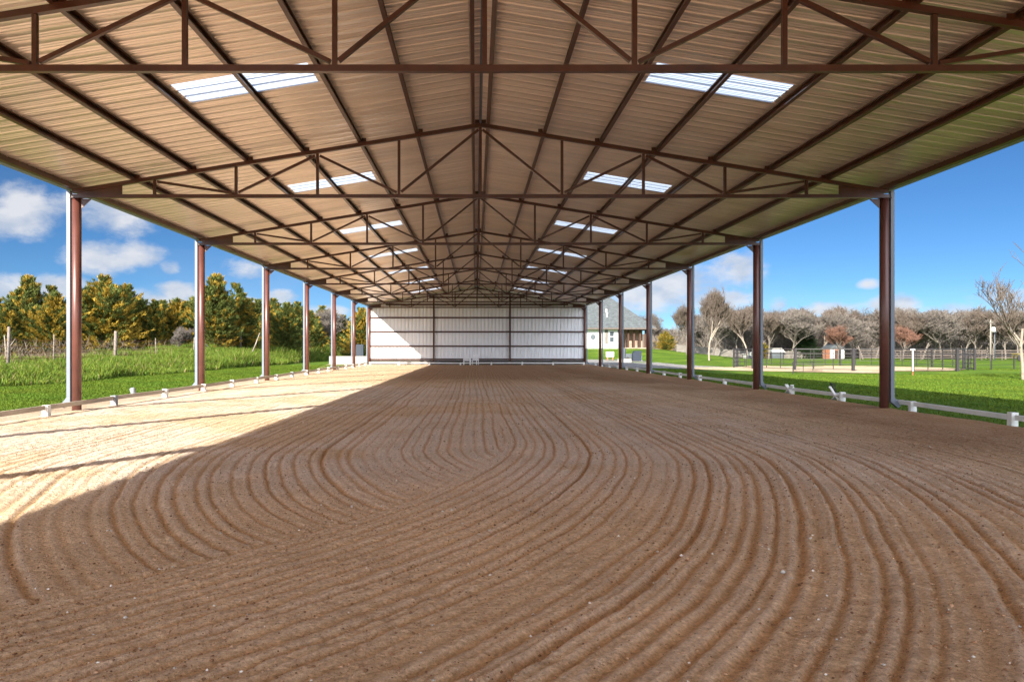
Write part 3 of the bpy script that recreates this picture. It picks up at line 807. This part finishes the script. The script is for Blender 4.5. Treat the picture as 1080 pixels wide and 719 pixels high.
CED = [  # px x, D, height, kind, label
    (-22, 62, 7.2, 'dark', 'dark green cedar cut by the left edge of the photo'),
    (30, 63, 8.0, 'olive', 'tall green cedar with a spiky top left of the nearest left column'),
    (-2, 58, 5.4, 'gold2', 'golden cedar in front of the spiky green one at the far left'),
    (58, 60, 6.2, 'gold', 'golden-brown cedar right beside the nearest left column'),
    (108, 62, 7.9, 'gold2', 'large golden cedar just right of the nearest left column'),
    (133, 66, 7.4, 'olive', 'green-topped cedar between the large golden cedar and the small ones'),
    (163, 66, 5.9, 'narrow', 'small pointed golden cedar between the first two left columns'),
    (186, 68, 6.1, 'gold', 'small orange cedar just left of the second left column'),
    (228, 68, 8.6, 'olive', 'tallest olive cedar, standing right of the second left column'),
    (256, 72, 7.0, 'narrow', 'slim olive cedar left of the third left column'),
    (204, 72, 6.4, 'dark', 'dark cedar partly behind the second left column'),
    (303, 76, 6.6, 'dark', 'broad dark green cedar right of the third left column'),
    (284, 80, 6.0, 'narrow', 'slim cedar partly behind the third left column'),
    (326, 84, 6.2, 'olive', 'olive cedar right of the fourth left column'),
    (381, 92, 7.6, 'gold', 'golden cedar beside the end wall at far left'),
    (362, 98, 6.8, 'dark', 'dark cedar left of the golden one beside the end wall'),
]
for px_, D_, H_ in ((15, 84, 6.6), (62, 88, 7.0), (88, 86, 6.4), (148, 88, 7.2), (172, 90, 7.4), (196, 86, 7.0), (244, 92, 8.2), (272, 96, 8.0), (288, 100, 8.4), (314, 104, 8.2), (340, 108, 7.8), (-40, 80, 6.4)):
    CED.append((px_, D_, H_, 'dark', 'dark green cedar in the back row, mostly hidden behind the golden cedars'))
for (px, D, H, kind, lab) in CED:
    p, first = cproto(kind)
    if kind not in used: o = p; used.add(kind)
    else:
        o = p.copy(); COL.objects.link(o)
        for ch in children(p):
            d = ch.copy(); COL.objects.link(d); d.parent = o
    x = place_px(px, D); o.location = (x, D, float(gz(x, D)) - .1); s = H / 7.5
    o.scale = (s * random.uniform(.92, 1.08), s * random.uniform(.92, 1.08), s * .82); o.rotation_euler = (0, 0, random.uniform(0, 6.28))
    tag(o, lab, 'cedar tree', 'cedars beyond the left fence')

def bare(seed, H=7., levels=6, spread=.55, tw=.011, up=.25, nchild=(3, 5), trunk_frac=.22, r0=None):
    rs = random.Random(seed); segs0 = []; segs1 = []
    def grow(p, d, L, r, lv):
        n = 3 if lv < 3 else 2; q = p; pts = [p]
        for i in range(n):
            d = (d + Vector((rs.gauss(0, .13), rs.gauss(0, .13), rs.gauss(0, .08) + up * .12 * lv * .5))).normalized()
            q2 = q + d * (L / n); (segs0 if lv < 2 else segs1).append((q, q2, max(tw, r * (1 - .25 * i / n)), max(tw, r * (1 - .25 * (i + 1) / n)), lv)); q = q2; pts.append(q)
        if lv >= levels: return
        k = rs.randint(*nchild)
        for i in range(k):
            t = rs.uniform(.35, 1.) if lv else rs.uniform(.6, 1.)
            j = min(n - 1, int(t * n)); b = pts[j].lerp(pts[j + 1], t * n - j)
            a = rs.uniform(0, 6.28); sd = Vector((math.cos(a), math.sin(a), rs.uniform(-.1, .5)))
            nd = (d * (1 - spread) + sd * spread * rs.uniform(.8, 1.3) + Vector((0, 0, up))).normalized()
            grow(b, nd, L * rs.uniform(.60, .82), r * rs.uniform(.45, .65), lv + 1)
    L0 = H * trunk_frac
    grow(Vector((0, 0, -.1)), Vector((0, 0, 1)), L0, r0 or .018 * H, 0)
    zmax = max(s[1].z for s in segs0 + segs1); sc = H / zmax
    def mesh(segs):
        A = np.array([s[0] for s in segs]) * sc; B = np.array([s[1] for s in segs]) * sc
        ra = np.array([s[2] for s in segs])[:, None]; rb = np.array([s[3] for s in segs])[:, None]
        n = len(A); d = B - A; d /= np.linalg.norm(d, axis=1)[:, None] + 1e-9
        ref = np.tile(np.array([.31, .52, .79]), (n, 1)); x = np.cross(d, ref); x /= np.linalg.norm(x, axis=1)[:, None]; y = np.cross(d, x)
        K = 5 if segs is segs0 else 3; Vv = []
        for P, rr_ in ((A, ra), (B, rb)):
            for k in range(K):
                t = 2 * math.pi * k / K; Vv.append(P + (x * math.cos(t) + y * math.sin(t)) * rr_)
        V = np.stack(Vv, 1).reshape(-1, 3); F = []
        for k in range(K): k2 = (k + 1) % K; F.append([k, k2, k2 + K, k + K])
        F = (np.array(F)[None] + (np.arange(n) * 2 * K)[:, None, None]).reshape(-1, 4)
        return V, F
    return mesh(segs0), mesh(segs1)
def bare_tree(key, loc, label, group, m0='palebark', m1='twig', name='bare_tree', **kw):
    (V0, F0), (V1, F1) = bare(**kw)
    r = empty(name, loc); tag(r, label, 'tree', group)
    npmesh('trunk', V0, F0, M[m0], r, smooth=True); npmesh('crown', V1, F1, M[m1], r)
    return r
protos = [
    bare_tree(0, (0, 0, 0), 'x', None, 'twiggrey', 'twig', seed=1, H=7, levels=6, spread=.55, tw=.016),
    bare_tree(1, (0, 0, 0), 'x', None, 'twiggrey', 'twiggrey', seed=2, H=7, levels=6, spread=.62, tw=.018, up=.15),
    bare_tree(2, (0, 0, 0), 'x', None, 'palebark', 'twig', seed=3, H=7, levels=6, spread=.5, tw=.016, up=.3),
    bare_tree(3, (0, 0, 0), 'x', None, 'twiggrey', 'twigred', seed=4, H=7, levels=6, spread=.6, tw=.016, up=.2, trunk_frac=.12),
]
pk = [children(p) for p in protos]; pused = [False] * 4
def put_bare(i, x, y, H, label, group, wide=1.):
    if not pused[i]: o = protos[i]; pused[i] = True
    else:
        o = protos[i].copy(); COL.objects.link(o)
        for ch in pk[i]: d = ch.copy(); COL.objects.link(d); d.parent = o
    o.location = (x, y, float(gz(x, y)) - .05); s = H / 7; o.scale = (s * wide, s * wide, s); o.rotation_euler = (0, 0, random.uniform(0, 6.28))
    tag(o, label, 'tree', group); return o
random.seed(21)
wood = 'leafless trees of the wood behind the round pen'
wl = {0: 'leafless brown tree in the wood behind the round pen', 1: 'leafless grey round-crowned tree in the wood behind the round pen', 2: 'leafless tree with pale limbs in the wood behind the round pen', 3: 'leafless reddish tree in the wood behind the round pen'}
px = 752
while px < 1135:
    D = random.uniform(93, 100); H = random.uniform(5.6, 6.9) * D / 96 * (1.0 if px > 760 else .92)
    i = random.choice([0, 1, 1, 2, 0, 1]); put_bare(i, place_px(px, D), D, H, wl[i], wood, random.uniform(.85, 1.1)); px += random.uniform(9, 14)
px = 745
while px < 1130:
    D = random.uniform(106, 116); H = random.uniform(6.9, 8.1) * D / 110 * (1.0 if px > 760 else .85)
    i = random.choice([0, 1, 1, 0]); put_bare(i, place_px(px, D), D, H, wl[i], wood, random.uniform(.9, 1.1)); px += random.uniform(14, 20)
px = 690
while px < 770:
    D = random.uniform(136, 150); put_bare(random.choice([0, 1]), place_px(px, D), D, random.uniform(4.2, 5.4), 'distant bare tree beyond the picket fence right of the house', 'distant trees beyond the picket fence', 1.2); px += random.uniform(8, 12)
# singled-out trees
put_bare(3, place_px(884, 92), 92, 4.4, 'low reddish bare tree behind the round pen, left of the nearest right column', None, 1.0)
put_bare(3, place_px(952, 90), 90, 4.4, 'low reddish bare tree just right of the nearest right column', None, 1.0)
put_bare(2, place_px(748, 77), 77, 7.9, 'tall bare tree with pale trunk on the lawn right of the third right column', None, .72)
put_bare(2, place_px(789, 88), 88, 6.6, 'bare tree with pale trunk partly behind the second right column', None, .95)
put_bare(0, place_px(724, 90), 90, 6.4, 'bare tree partly behind the third right column', None, .8)
put_bare(1, place_px(695, 128), 128, 6.8, 'grey bare tree behind the corner of the house porch', None, .9)
put_bare(1, place_px(352, 98), 98, 6.6, 'grey bare tree between the fifth and sixth left columns', None, .9)
put_bare(2, place_px(341, 88), 88, 4.6, 'small bare tree just left of the fifth left column', None, 1.1)
put_bare(1, place_px(184, 60), 60, 2.6, 'small grey bare bush behind the left fence', None, .9)
# sparse tree at the right edge of the picture
big = bare_tree(9, (24.3, 33, 0), 'sparse bare tree leaning left at the right edge of the photo', None, 'palebark', 'twig', seed=15, H=6.2, levels=5, spread=.42, tw=.009, up=.22, nchild=(3, 4), trunk_frac=.26, r0=.078)
big.rotation_euler = (.03, -.20, .6)
# evergreens on the right
def one_cedar(px, D, H, kind, label, w=1.):
    p, _ = cproto(kind)
    o = p.copy(); COL.objects.link(o)
    for ch in children(p): d = ch.copy(); COL.objects.link(d); d.parent = o
    x = place_px(px, D); o.location = (x, D, float(gz(x, D)) - .1); s = H / 7.5; o.scale = (s * w, s * w, s); o.rotation_euler = (0, 0, random.uniform(0, 6.28))
    tag(o, label, 'cedar tree'); 
    if 'group' in o: del o['group']
    return o
one_cedar(702, 104, 2.6, 'gold', 'low golden cedar bush right of the house porch', 1.5)
one_cedar(806, 95, 2.0, 'gold2', 'small orange evergreen left of the white-roofed shed', 1.1)
M['bluecedar'] = mat('blue_spruce', (.24, .40, .56), .8, 0, .2, 1.4, attr='Col', trans=.2, spec=.2)
Vb, Fb, Cb = cedar(9, 7.5, 3.2, 0, 620)
o = cedar_tree(Vb, Fb, Cb, 7.5, (place_px(850, 96), 96, 0), 'blue-green spruce standing in the bare wood behind the round pen', group=None, name='spruce_tree'); o.scale = (.62, .62, .50)
for ch in children(o):
    if ch.name.startswith('crown'): ch.data.materials[0] = M['bluecedar']

# undergrowth filling the wood
def brush(n, xa, xb, ya, yb, hf, m, name, label, col=None, w=.02, ln=1.2):
    x = xa + RS.rand(n) * (xb - xa); y = ya + RS.rand(n) * (yb - ya); h = hf(x, y)
    z = gz(x, y) + RS.rand(n) ** 1.2 * h
    d = np.stack([RS.randn(n) * .6, RS.randn(n) * .6, .4 + RS.rand(n)], 1); d /= np.linalg.norm(d, axis=1)[:, None]
    L = ln * (.5 + RS.rand(n, 1)); B = np.stack([x, y, z], 1)
    s = np.cross(d, RS.randn(n, 3)); s /= np.linalg.norm(s, axis=1)[:, None]; s *= w
    V = np.stack([B - s, B + s, B + d * L + s * .3, B + d * L - s * .3], 1).reshape(-1, 3); F = np.arange(4 * n).reshape(-1, 4)
    o = npmesh(name, V, F, m); tag(o, label, 'undergrowth', kind='stuff'); return o
brush(85000, 33, 115, 99, 126, lambda x, y: 2.8 + 2.6 * fbm(x * .25, y * .1, 5), M['twiggrey'], 'wood_undergrowth', 'tangled leafless undergrowth filling the wood on the right', w=.03)
brush(26000, -75, -25.5, 36, 104, lambda x, y: .7 + .9 * fbm(x * .3, y * .1, 6), M['twig'], 'hedge_undergrowth', 'dark tangled brush under the cedars on the left', w=.014, ln=.45)
M['farwood'] = mat('far_brush', (.11, .085, .065), .95, 0, .3, .5)
# far wooded rise behind everything
def hills(name, x0, x1, y, h, label):
    xs_ = np.linspace(x0, x1, 240); zt_ = h * (.75 + .5 * fbm(xs_ * .06, xs_ * 0 + 3.3, 8)) + 1.0 * (fbm(xs_ * .9, xs_ * 0, 9) - .5)
    V = []; rows = [0, .3, .7, 1.]
    for j, t in enumerate(rows): V.append(np.stack([xs_, y + 14 * t ** 1.5 + 2 * fbm(xs_ * .5, xs_ * 0 + j, 4), -.5 + zt_ * t], 1))
    V.append(np.stack([xs_, y + 40 + xs_ * 0, xs_ * 0 - .5], 1))
    n = len(xs_); V = np.concatenate(V); F = []
    for j in range(len(rows)):
        i_ = np.arange(n - 1) + j * n; F.append(np.stack([i_, i_ + 1, i_ + 1 + n, i_ + n], 1))
    o = npmesh(name, V, np.concatenate(F), M['farwood'], smooth=True); tag(o, label, kind='structure')
hills('wooded_hill', 25, 190, 128, 4.2, 'low brown wooded rise behind the bare trees')
hills('wooded_hill', -110, -18, 112, 4.2, 'low dark wooded rise behind the cedars')

# weeds, lawns
def blades(name, x, y, h, w, cols, m, label, lean=.35, cat='grass'):
    n = len(x); z = gz(x, y) - .01
    B = np.stack([x, y, z], 1); a = RS.rand(n) * 6.28
    s = np.stack([np.cos(a), np.sin(a), 0 * a], 1) * w[:, None]
    d = np.stack([RS.randn(n) * lean, RS.randn(n) * lean, np.ones(n)], 1); d /= np.linalg.norm(d, axis=1)[:, None]
    m1 = B + d * (h * .55)[:, None]; d2 = d + np.stack([RS.randn(n) * lean, RS.randn(n) * lean, -.25 + 0 * x], 1)
    tip = m1 + d2 * (h * .45)[:, None]
    V = np.stack([B - s, B + s, m1 + s * .8, m1 - s * .8, tip], 1).reshape(-1, 3)
    k = (np.arange(n) * 5)[:, None]; F = np.concatenate([k + np.array([0, 1, 2]), k + np.array([0, 2, 3]), k + np.array([3, 2, 4])])
    o = npmesh(name, V, F, m, col=np.repeat(cols, 5, axis=0)); tag(o, label, cat, kind='stuff'); return o
n = 240000
y = 12 + RS.rand(n) * 86; x = -17.1 - RS.rand(n) ** .9 * 8.5 + (fbm(y * .3, y * 0, 12) - .5) * 2.2
hh = (.22 + 1.25 * fbm(x * .5, y * .3, 14)) * (.72 + .75 * sst(40, 85, y)) * (.5 + .7 * RS.rand(n)) * (.55 + .45 * sst(-16.8, -18.2, x))
tall = RS.rand(n) < .012; hh = np.where(tall, hh * 1.4, hh)
c = np.array([.125, .19, .026])[None] * (.6 + .75 * RS.rand(n, 1)); c[:, 0] *= .8 + .5 * RS.rand(n); pat = fbm(x * .3, y * .3, 77)
c = c * (.8 + .4 * pat[:, None]); dd_ = RS.rand(n) < .05; c[dd_] = np.array([.33, .25, .13])
blades('tall_weeds', x, y, hh, .010 + .012 * RS.rand(n) + y * .00018, c, M['weeds'], 'tall bright green weeds on the bank below the left fence', .32)
n = 5000
y = 14 + RS.rand(n) * 44; x = -22.5 - RS.rand(n) * 4
c = np.array([.22, .155, .11])[None] * (.5 + .8 * RS.rand(n, 1))
blades('dead_weeds', x, y, .35 + .75 * RS.rand(n), .010 + .012 * RS.rand(n), c, M['weeds'], 'dry brown weed stems along the left wire fence', .3)
def lawn_blades(name, n, xa, xb, ya, yb, pw, label, test=None):
    y = ya + RS.rand(n) ** pw * (yb - ya); x = xa + RS.rand(n) * (xb - xa)
    if test is not None: k = test(x, y); x, y = x[k], y[k]
    n = len(x); p = fbm(x * .5, y * .5, 33)
    c = np.array([.095, .148, .015])[None] * (.65 + .6 * RS.rand(n, 1)) * (.8 + .4 * p[:, None]); c[:, 0] *= .75 + .5 * fbm(x * .8, y * .8, 35)
    blades(name, x, y, .025 + .05 * RS.rand(n) * (.5 + p), .006 + y * .0003, c, M['lawn'], label, .6)
lawn_blades('lawn_grass', 160000, -17.6, -10.3, 11, 62, 1.5, 'short mown grass between the left rail and the weeds')
def on_grass(x, y): return ~((x > 13.5) & (y > 41) & (x < 34)) 
lawn_blades('lawn_grass', 260000, 9.55, 36, 9, 52, 1.4, 'short mown grass outside the right rail', on_grass)

# bent dry stems and old fence on the left bank
lf = empty('wire_fence', (-22, 0, 0)); tag(lf, 'old wire fence on crooked weathered posts above the left weed bank', 'fence')
posts = [(8, 52, 2.05, .03, .07), (57, 40, 1.75, 0, .035), (121, 45.5, 2.0, .03, .10), (165, 50, 1.55, -.04, .035), (204, 58, 1.6, .05, .05), (254, 68, 2.2, 0, .05), (294, 75, 2.0, .0, .06), (308, 80, 2.1, .03, .05), (333, 90, 1.9, .05, .07), (-20, 35, 1.5, .0, .05), (-60, 29, 1.5, .0, .05)]
tops = []
for (px, D, h, ln, rr_) in posts:
    D2 = 22 * 784 / (501.6 - px); x = -22; z = float(gz(x, D2)); ztop = h
    mb = MB(); mb.tube([(0, D2, z - .2), (ln * .5 * h + random.uniform(-.02, .02), D2, z + (h) * .55), (ln * h, D2, z + h)], [rr_ * 1.1, rr_, rr_ * .85], 7); mb.build('post', M['oldwood'], lf, smooth=True); tops.append((D2, z, h))
tops.sort()
for q in range(4):
    mb = MB(); f = .35 + .18 * q
    pts = []
    for (a, za, ha), (b, zb, hb) in zip(tops[:-1], tops[1:]): 
        for t in (0, .5): pts.append((.0, a + (b - a) * t, (za + min(ha, 1.6) * f) * (1 - t) + (zb + min(hb, 1.6) * f) * t - (.05 if t else 0)))
    pts.append((0, tops[-1][0], tops[-1][1] + 1.6 * f)); mb.tube(pts, .012, 4); mb.build('wire', M['rust'], lf)
def stick(a, b, r, label):
    mb = MB(); A = Vector(a); B = Vector(b); mid = A.lerp(B, .5) + Vector((.05, 0, .06)); mb.tube([A, mid, B], [r, r * .8, r * .5], 6)
    o = mb.build('dead_branch', M['palebark'], smooth=True); tag(o, label, 'branch'); return o
D = 66
stick((place_px(264.5, D), D, .7), (place_px(274, D), D, 2.75), .07, 'pale dead branch leaning against the weeds left of the third left column')
stick((place_px(222.5, 62), 62, .95), (place_px(217, 62), 62, 1.75), .08, 'short pale broken branch sticking out of the weeds right of the second left column')
stick((place_px(6, 40), 40, .3), (place_px(4.5, 40), 40, 2.1), .05, 'crooked pale sapling stem rising from the weeds at the left edge')
stick((place_px(5, 40), 40, 1.1), (place_px(16, 40), 40, 1.9), .03, 'thin arching dry stem beside the crooked sapling at the left edge')

# ------------------------------------------------------------------ light and sky
sd = Vector((1, 1.70, -.912)).normalized()
sl = bpy.data.lights.new('sun', 'SUN'); sl.energy = 3.3; sl.angle = R(.5); sl.color = (1, .93, .80)
so = bpy.data.objects.new('sun', sl); COL.objects.link(so); so.rotation_euler = sd.to_track_quat('-Z', 'Y').to_euler()
W = bpy.data.worlds.new('World'); scene.world = W; W.use_nodes = True
N = W.node_tree.nodes; L = W.node_tree.links; bg = N['Background']
skyt = N.new('ShaderNodeTexSky'); skyt.sky_type = 'NISHITA'; skyt.sun_disc = False
skyt.sun_elevation = R(24.8); skyt.sun_rotation = R(210.5); skyt.altitude = 200; skyt.air_density = .55; skyt.dust_density = .0; skyt.ozone_density = 4.0
def math_n(op, a, b=None, c=None):
    n_ = N.new('ShaderNodeMath'); n_.operation = op
    for i_, v in enumerate((a, b, c)):
        if v is None: continue
        if isinstance(v, (int, float)): n_.inputs[i_].default_value = v
        else: L.new(v, n_.inputs[i_])
    return n_.outputs[0]
tc = N.new('ShaderNodeTexCoord'); sp = N.new('ShaderNodeSeparateXYZ'); L.new(tc.outputs['Generated'], sp.inputs[0])
U = math_n('ARCTAN2', sp.outputs[0], sp.outputs[1]); Vv = sp.outputs[2]
BL = [(25, 225, 60, 30), (120, 222, 60, 26), (100, 272, 46, 20), (150, 268, 30, 14), (180, 281, 14, 9), (165, 322, 50, 18), (185, 308, 24, 12), (10, 305, 46, 18), (60, 300, 40, 14), (262, 285, 30, 12), (298, 314, 18, 10), (256, 320, 20, 10), (340, 330, 30, 10),
      (770, 283, 34, 22), (710, 296, 60, 30), (668, 315, 40, 26), (745, 316, 55, 12), (915, 300, 12, 6), (822, 320, 15, 9), (875, 326, 50, 9), (940, 322, 36, 12), (1005, 328, 40, 11), (1060, 320, 50, 16),
      (-160, 240, 110, 40), (-300, 300, 120, 30), (1250, 300, 120, 40), (1500, 250, 150, 60)]
mx = None
for (bx, by, rx, ry) in BL:
    u = math.atan2(bx - 501.6, 784); cu = math.cos(u); e = math.atan2((367 - by) * cu, 784); v0 = math.sin(e)
    ru = rx * cu * cu / 784; rv = ry * cu / 784
    a = math_n('MULTIPLY', math_n('SUBTRACT', U, u), 1 / ru); b = math_n('MULTIPLY', math_n('SUBTRACT', Vv, v0), 1 / rv)
    d = math_n('SUBTRACT', 1.0, math_n('ADD', math_n('MULTIPLY', a, a), math_n('MULTIPLY', b, b)))
    mx = d if mx is None else math_n('SMOOTH_MAX', mx, d, .2)
mp = N.new('ShaderNodeMapping'); mp.inputs['Scale'].default_value = (1, 1, 1.7); L.new(tc.outputs['Generated'], mp.inputs['Vector'])
nz = N.new('ShaderNodeTexNoise'); nz.inputs['Scale'].default_value = 16; nz.inputs['Detail'].default_value = 9; nz.inputs['Roughness'].default_value = .62
L.new(mp.outputs[0], nz.inputs['Vector'])
back = N.new('ShaderNodeMapRange'); back.inputs['From Min'].default_value = .45; back.inputs['From Max'].default_value = -.2; back.inputs['To Min'].default_value = -1.6; back.inputs['To Max'].default_value = .75  # unseen cloud bank added behind the camera to light the interior
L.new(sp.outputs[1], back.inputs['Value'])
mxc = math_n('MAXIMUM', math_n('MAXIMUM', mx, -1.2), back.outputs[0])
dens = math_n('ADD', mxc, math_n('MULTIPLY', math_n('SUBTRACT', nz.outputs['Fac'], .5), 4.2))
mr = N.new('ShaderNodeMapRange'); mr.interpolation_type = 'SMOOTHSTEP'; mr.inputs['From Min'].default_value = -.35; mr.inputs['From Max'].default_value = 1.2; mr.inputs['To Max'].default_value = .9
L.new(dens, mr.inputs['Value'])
# thin haze streaks elsewhere
nz3 = N.new('ShaderNodeTexNoise'); nz3.inputs['Scale'].default_value = 2.2; nz3.inputs['Detail'].default_value = 6
mp3 = N.new('ShaderNodeMapping'); mp3.inputs['Scale'].default_value = (1, 1, 5); L.new(tc.outputs['Generated'], mp3.inputs['Vector']); L.new(mp3.outputs[0], nz3.inputs['Vector'])
mr3 = N.new('ShaderNodeMapRange'); mr3.inputs['From Min'].default_value = .5; mr3.inputs['From Max'].default_value = .8; mr3.inputs['To Max'].default_value = .25; L.new(nz3.outputs['Fac'], mr3.inputs['Value'])
fac = math_n('MAXIMUM', mr.outputs[0], mr3.outputs[0])
nz2 = N.new('ShaderNodeTexNoise'); nz2.inputs['Scale'].default_value = 22; nz2.inputs['Detail'].default_value = 6; L.new(mp.outputs[0], nz2.inputs['Vector'])
cr = N.new('ShaderNodeValToRGB'); cr.color_ramp.elements[0].position = .38; cr.color_ramp.elements[1].position = .6
K = 4.0
cr.color_ramp.elements[0].color = (.62 * K, .70 * K, .84 * K, 1); cr.color_ramp.elements[1].color = (.93 * K, .94 * K, .98 * K, 1)
L.new(nz2.outputs['Fac'], cr.inputs['Fac'])
hs = N.new('ShaderNodeHueSaturation'); hs.inputs['Saturation'].default_value = 1.10; hs.inputs['Value'].default_value = .50; L.new(skyt.outputs[0], hs.inputs['Color'])
tn = N.new('ShaderNodeMix'); tn.data_type = 'RGBA'; tn.blend_type = 'MULTIPLY'; tn.inputs['Factor'].default_value = 1; tn.inputs['B'].default_value = (.84, 1.0, 1.04, 1); L.new(hs.outputs[0], tn.inputs['A'])
mxn = N.new('ShaderNodeMix'); mxn.data_type = 'RGBA'; L.new(fac, mxn.inputs['Factor']); L.new(tn.outputs['Result'], mxn.inputs['A']); rear_fill = N.new('ShaderNodeMapRange'); rear_fill.inputs['From Min'].default_value = .3; rear_fill.inputs['From Max'].default_value = -.5; rear_fill.inputs['To Min'].default_value = 1; rear_fill.inputs['To Max'].default_value = 5.5  # unseen rear clouds brightened further to fill the shaded interior
L.new(sp.outputs[1], rear_fill.inputs['Value'])
cb = N.new('ShaderNodeVectorMath'); cb.operation = 'SCALE'; L.new(cr.outputs[0], cb.inputs[0]); L.new(rear_fill.outputs[0], cb.inputs['Scale'])
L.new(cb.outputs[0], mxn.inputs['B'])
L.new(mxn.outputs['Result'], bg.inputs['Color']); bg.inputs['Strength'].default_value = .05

# ------------------------------------------------------------------ camera
cam = bpy.data.cameras.new('camera'); co = bpy.data.objects.new('camera', cam); COL.objects.link(co)
co.location = (0, 0, 1.404); co.rotation_euler = (R(90), 0, 0)
cam.sensor_width = 36; cam.lens = 784 / 1080 * 36; cam.clip_end = 4000; cam.clip_start = .05
cam.shift_x = (540 - 501.6) / 1080; cam.shift_y = (367 - 359.5) / 1080
scene.camera = co
scene.view_settings.view_transform = 'Standard'; scene.view_settings.look = 'None'
scene.view_settings.exposure = 2.15; scene.view_settings.gamma = 1
scene.cycles.max_bounces = 12; scene.cycles.diffuse_bounces = 8
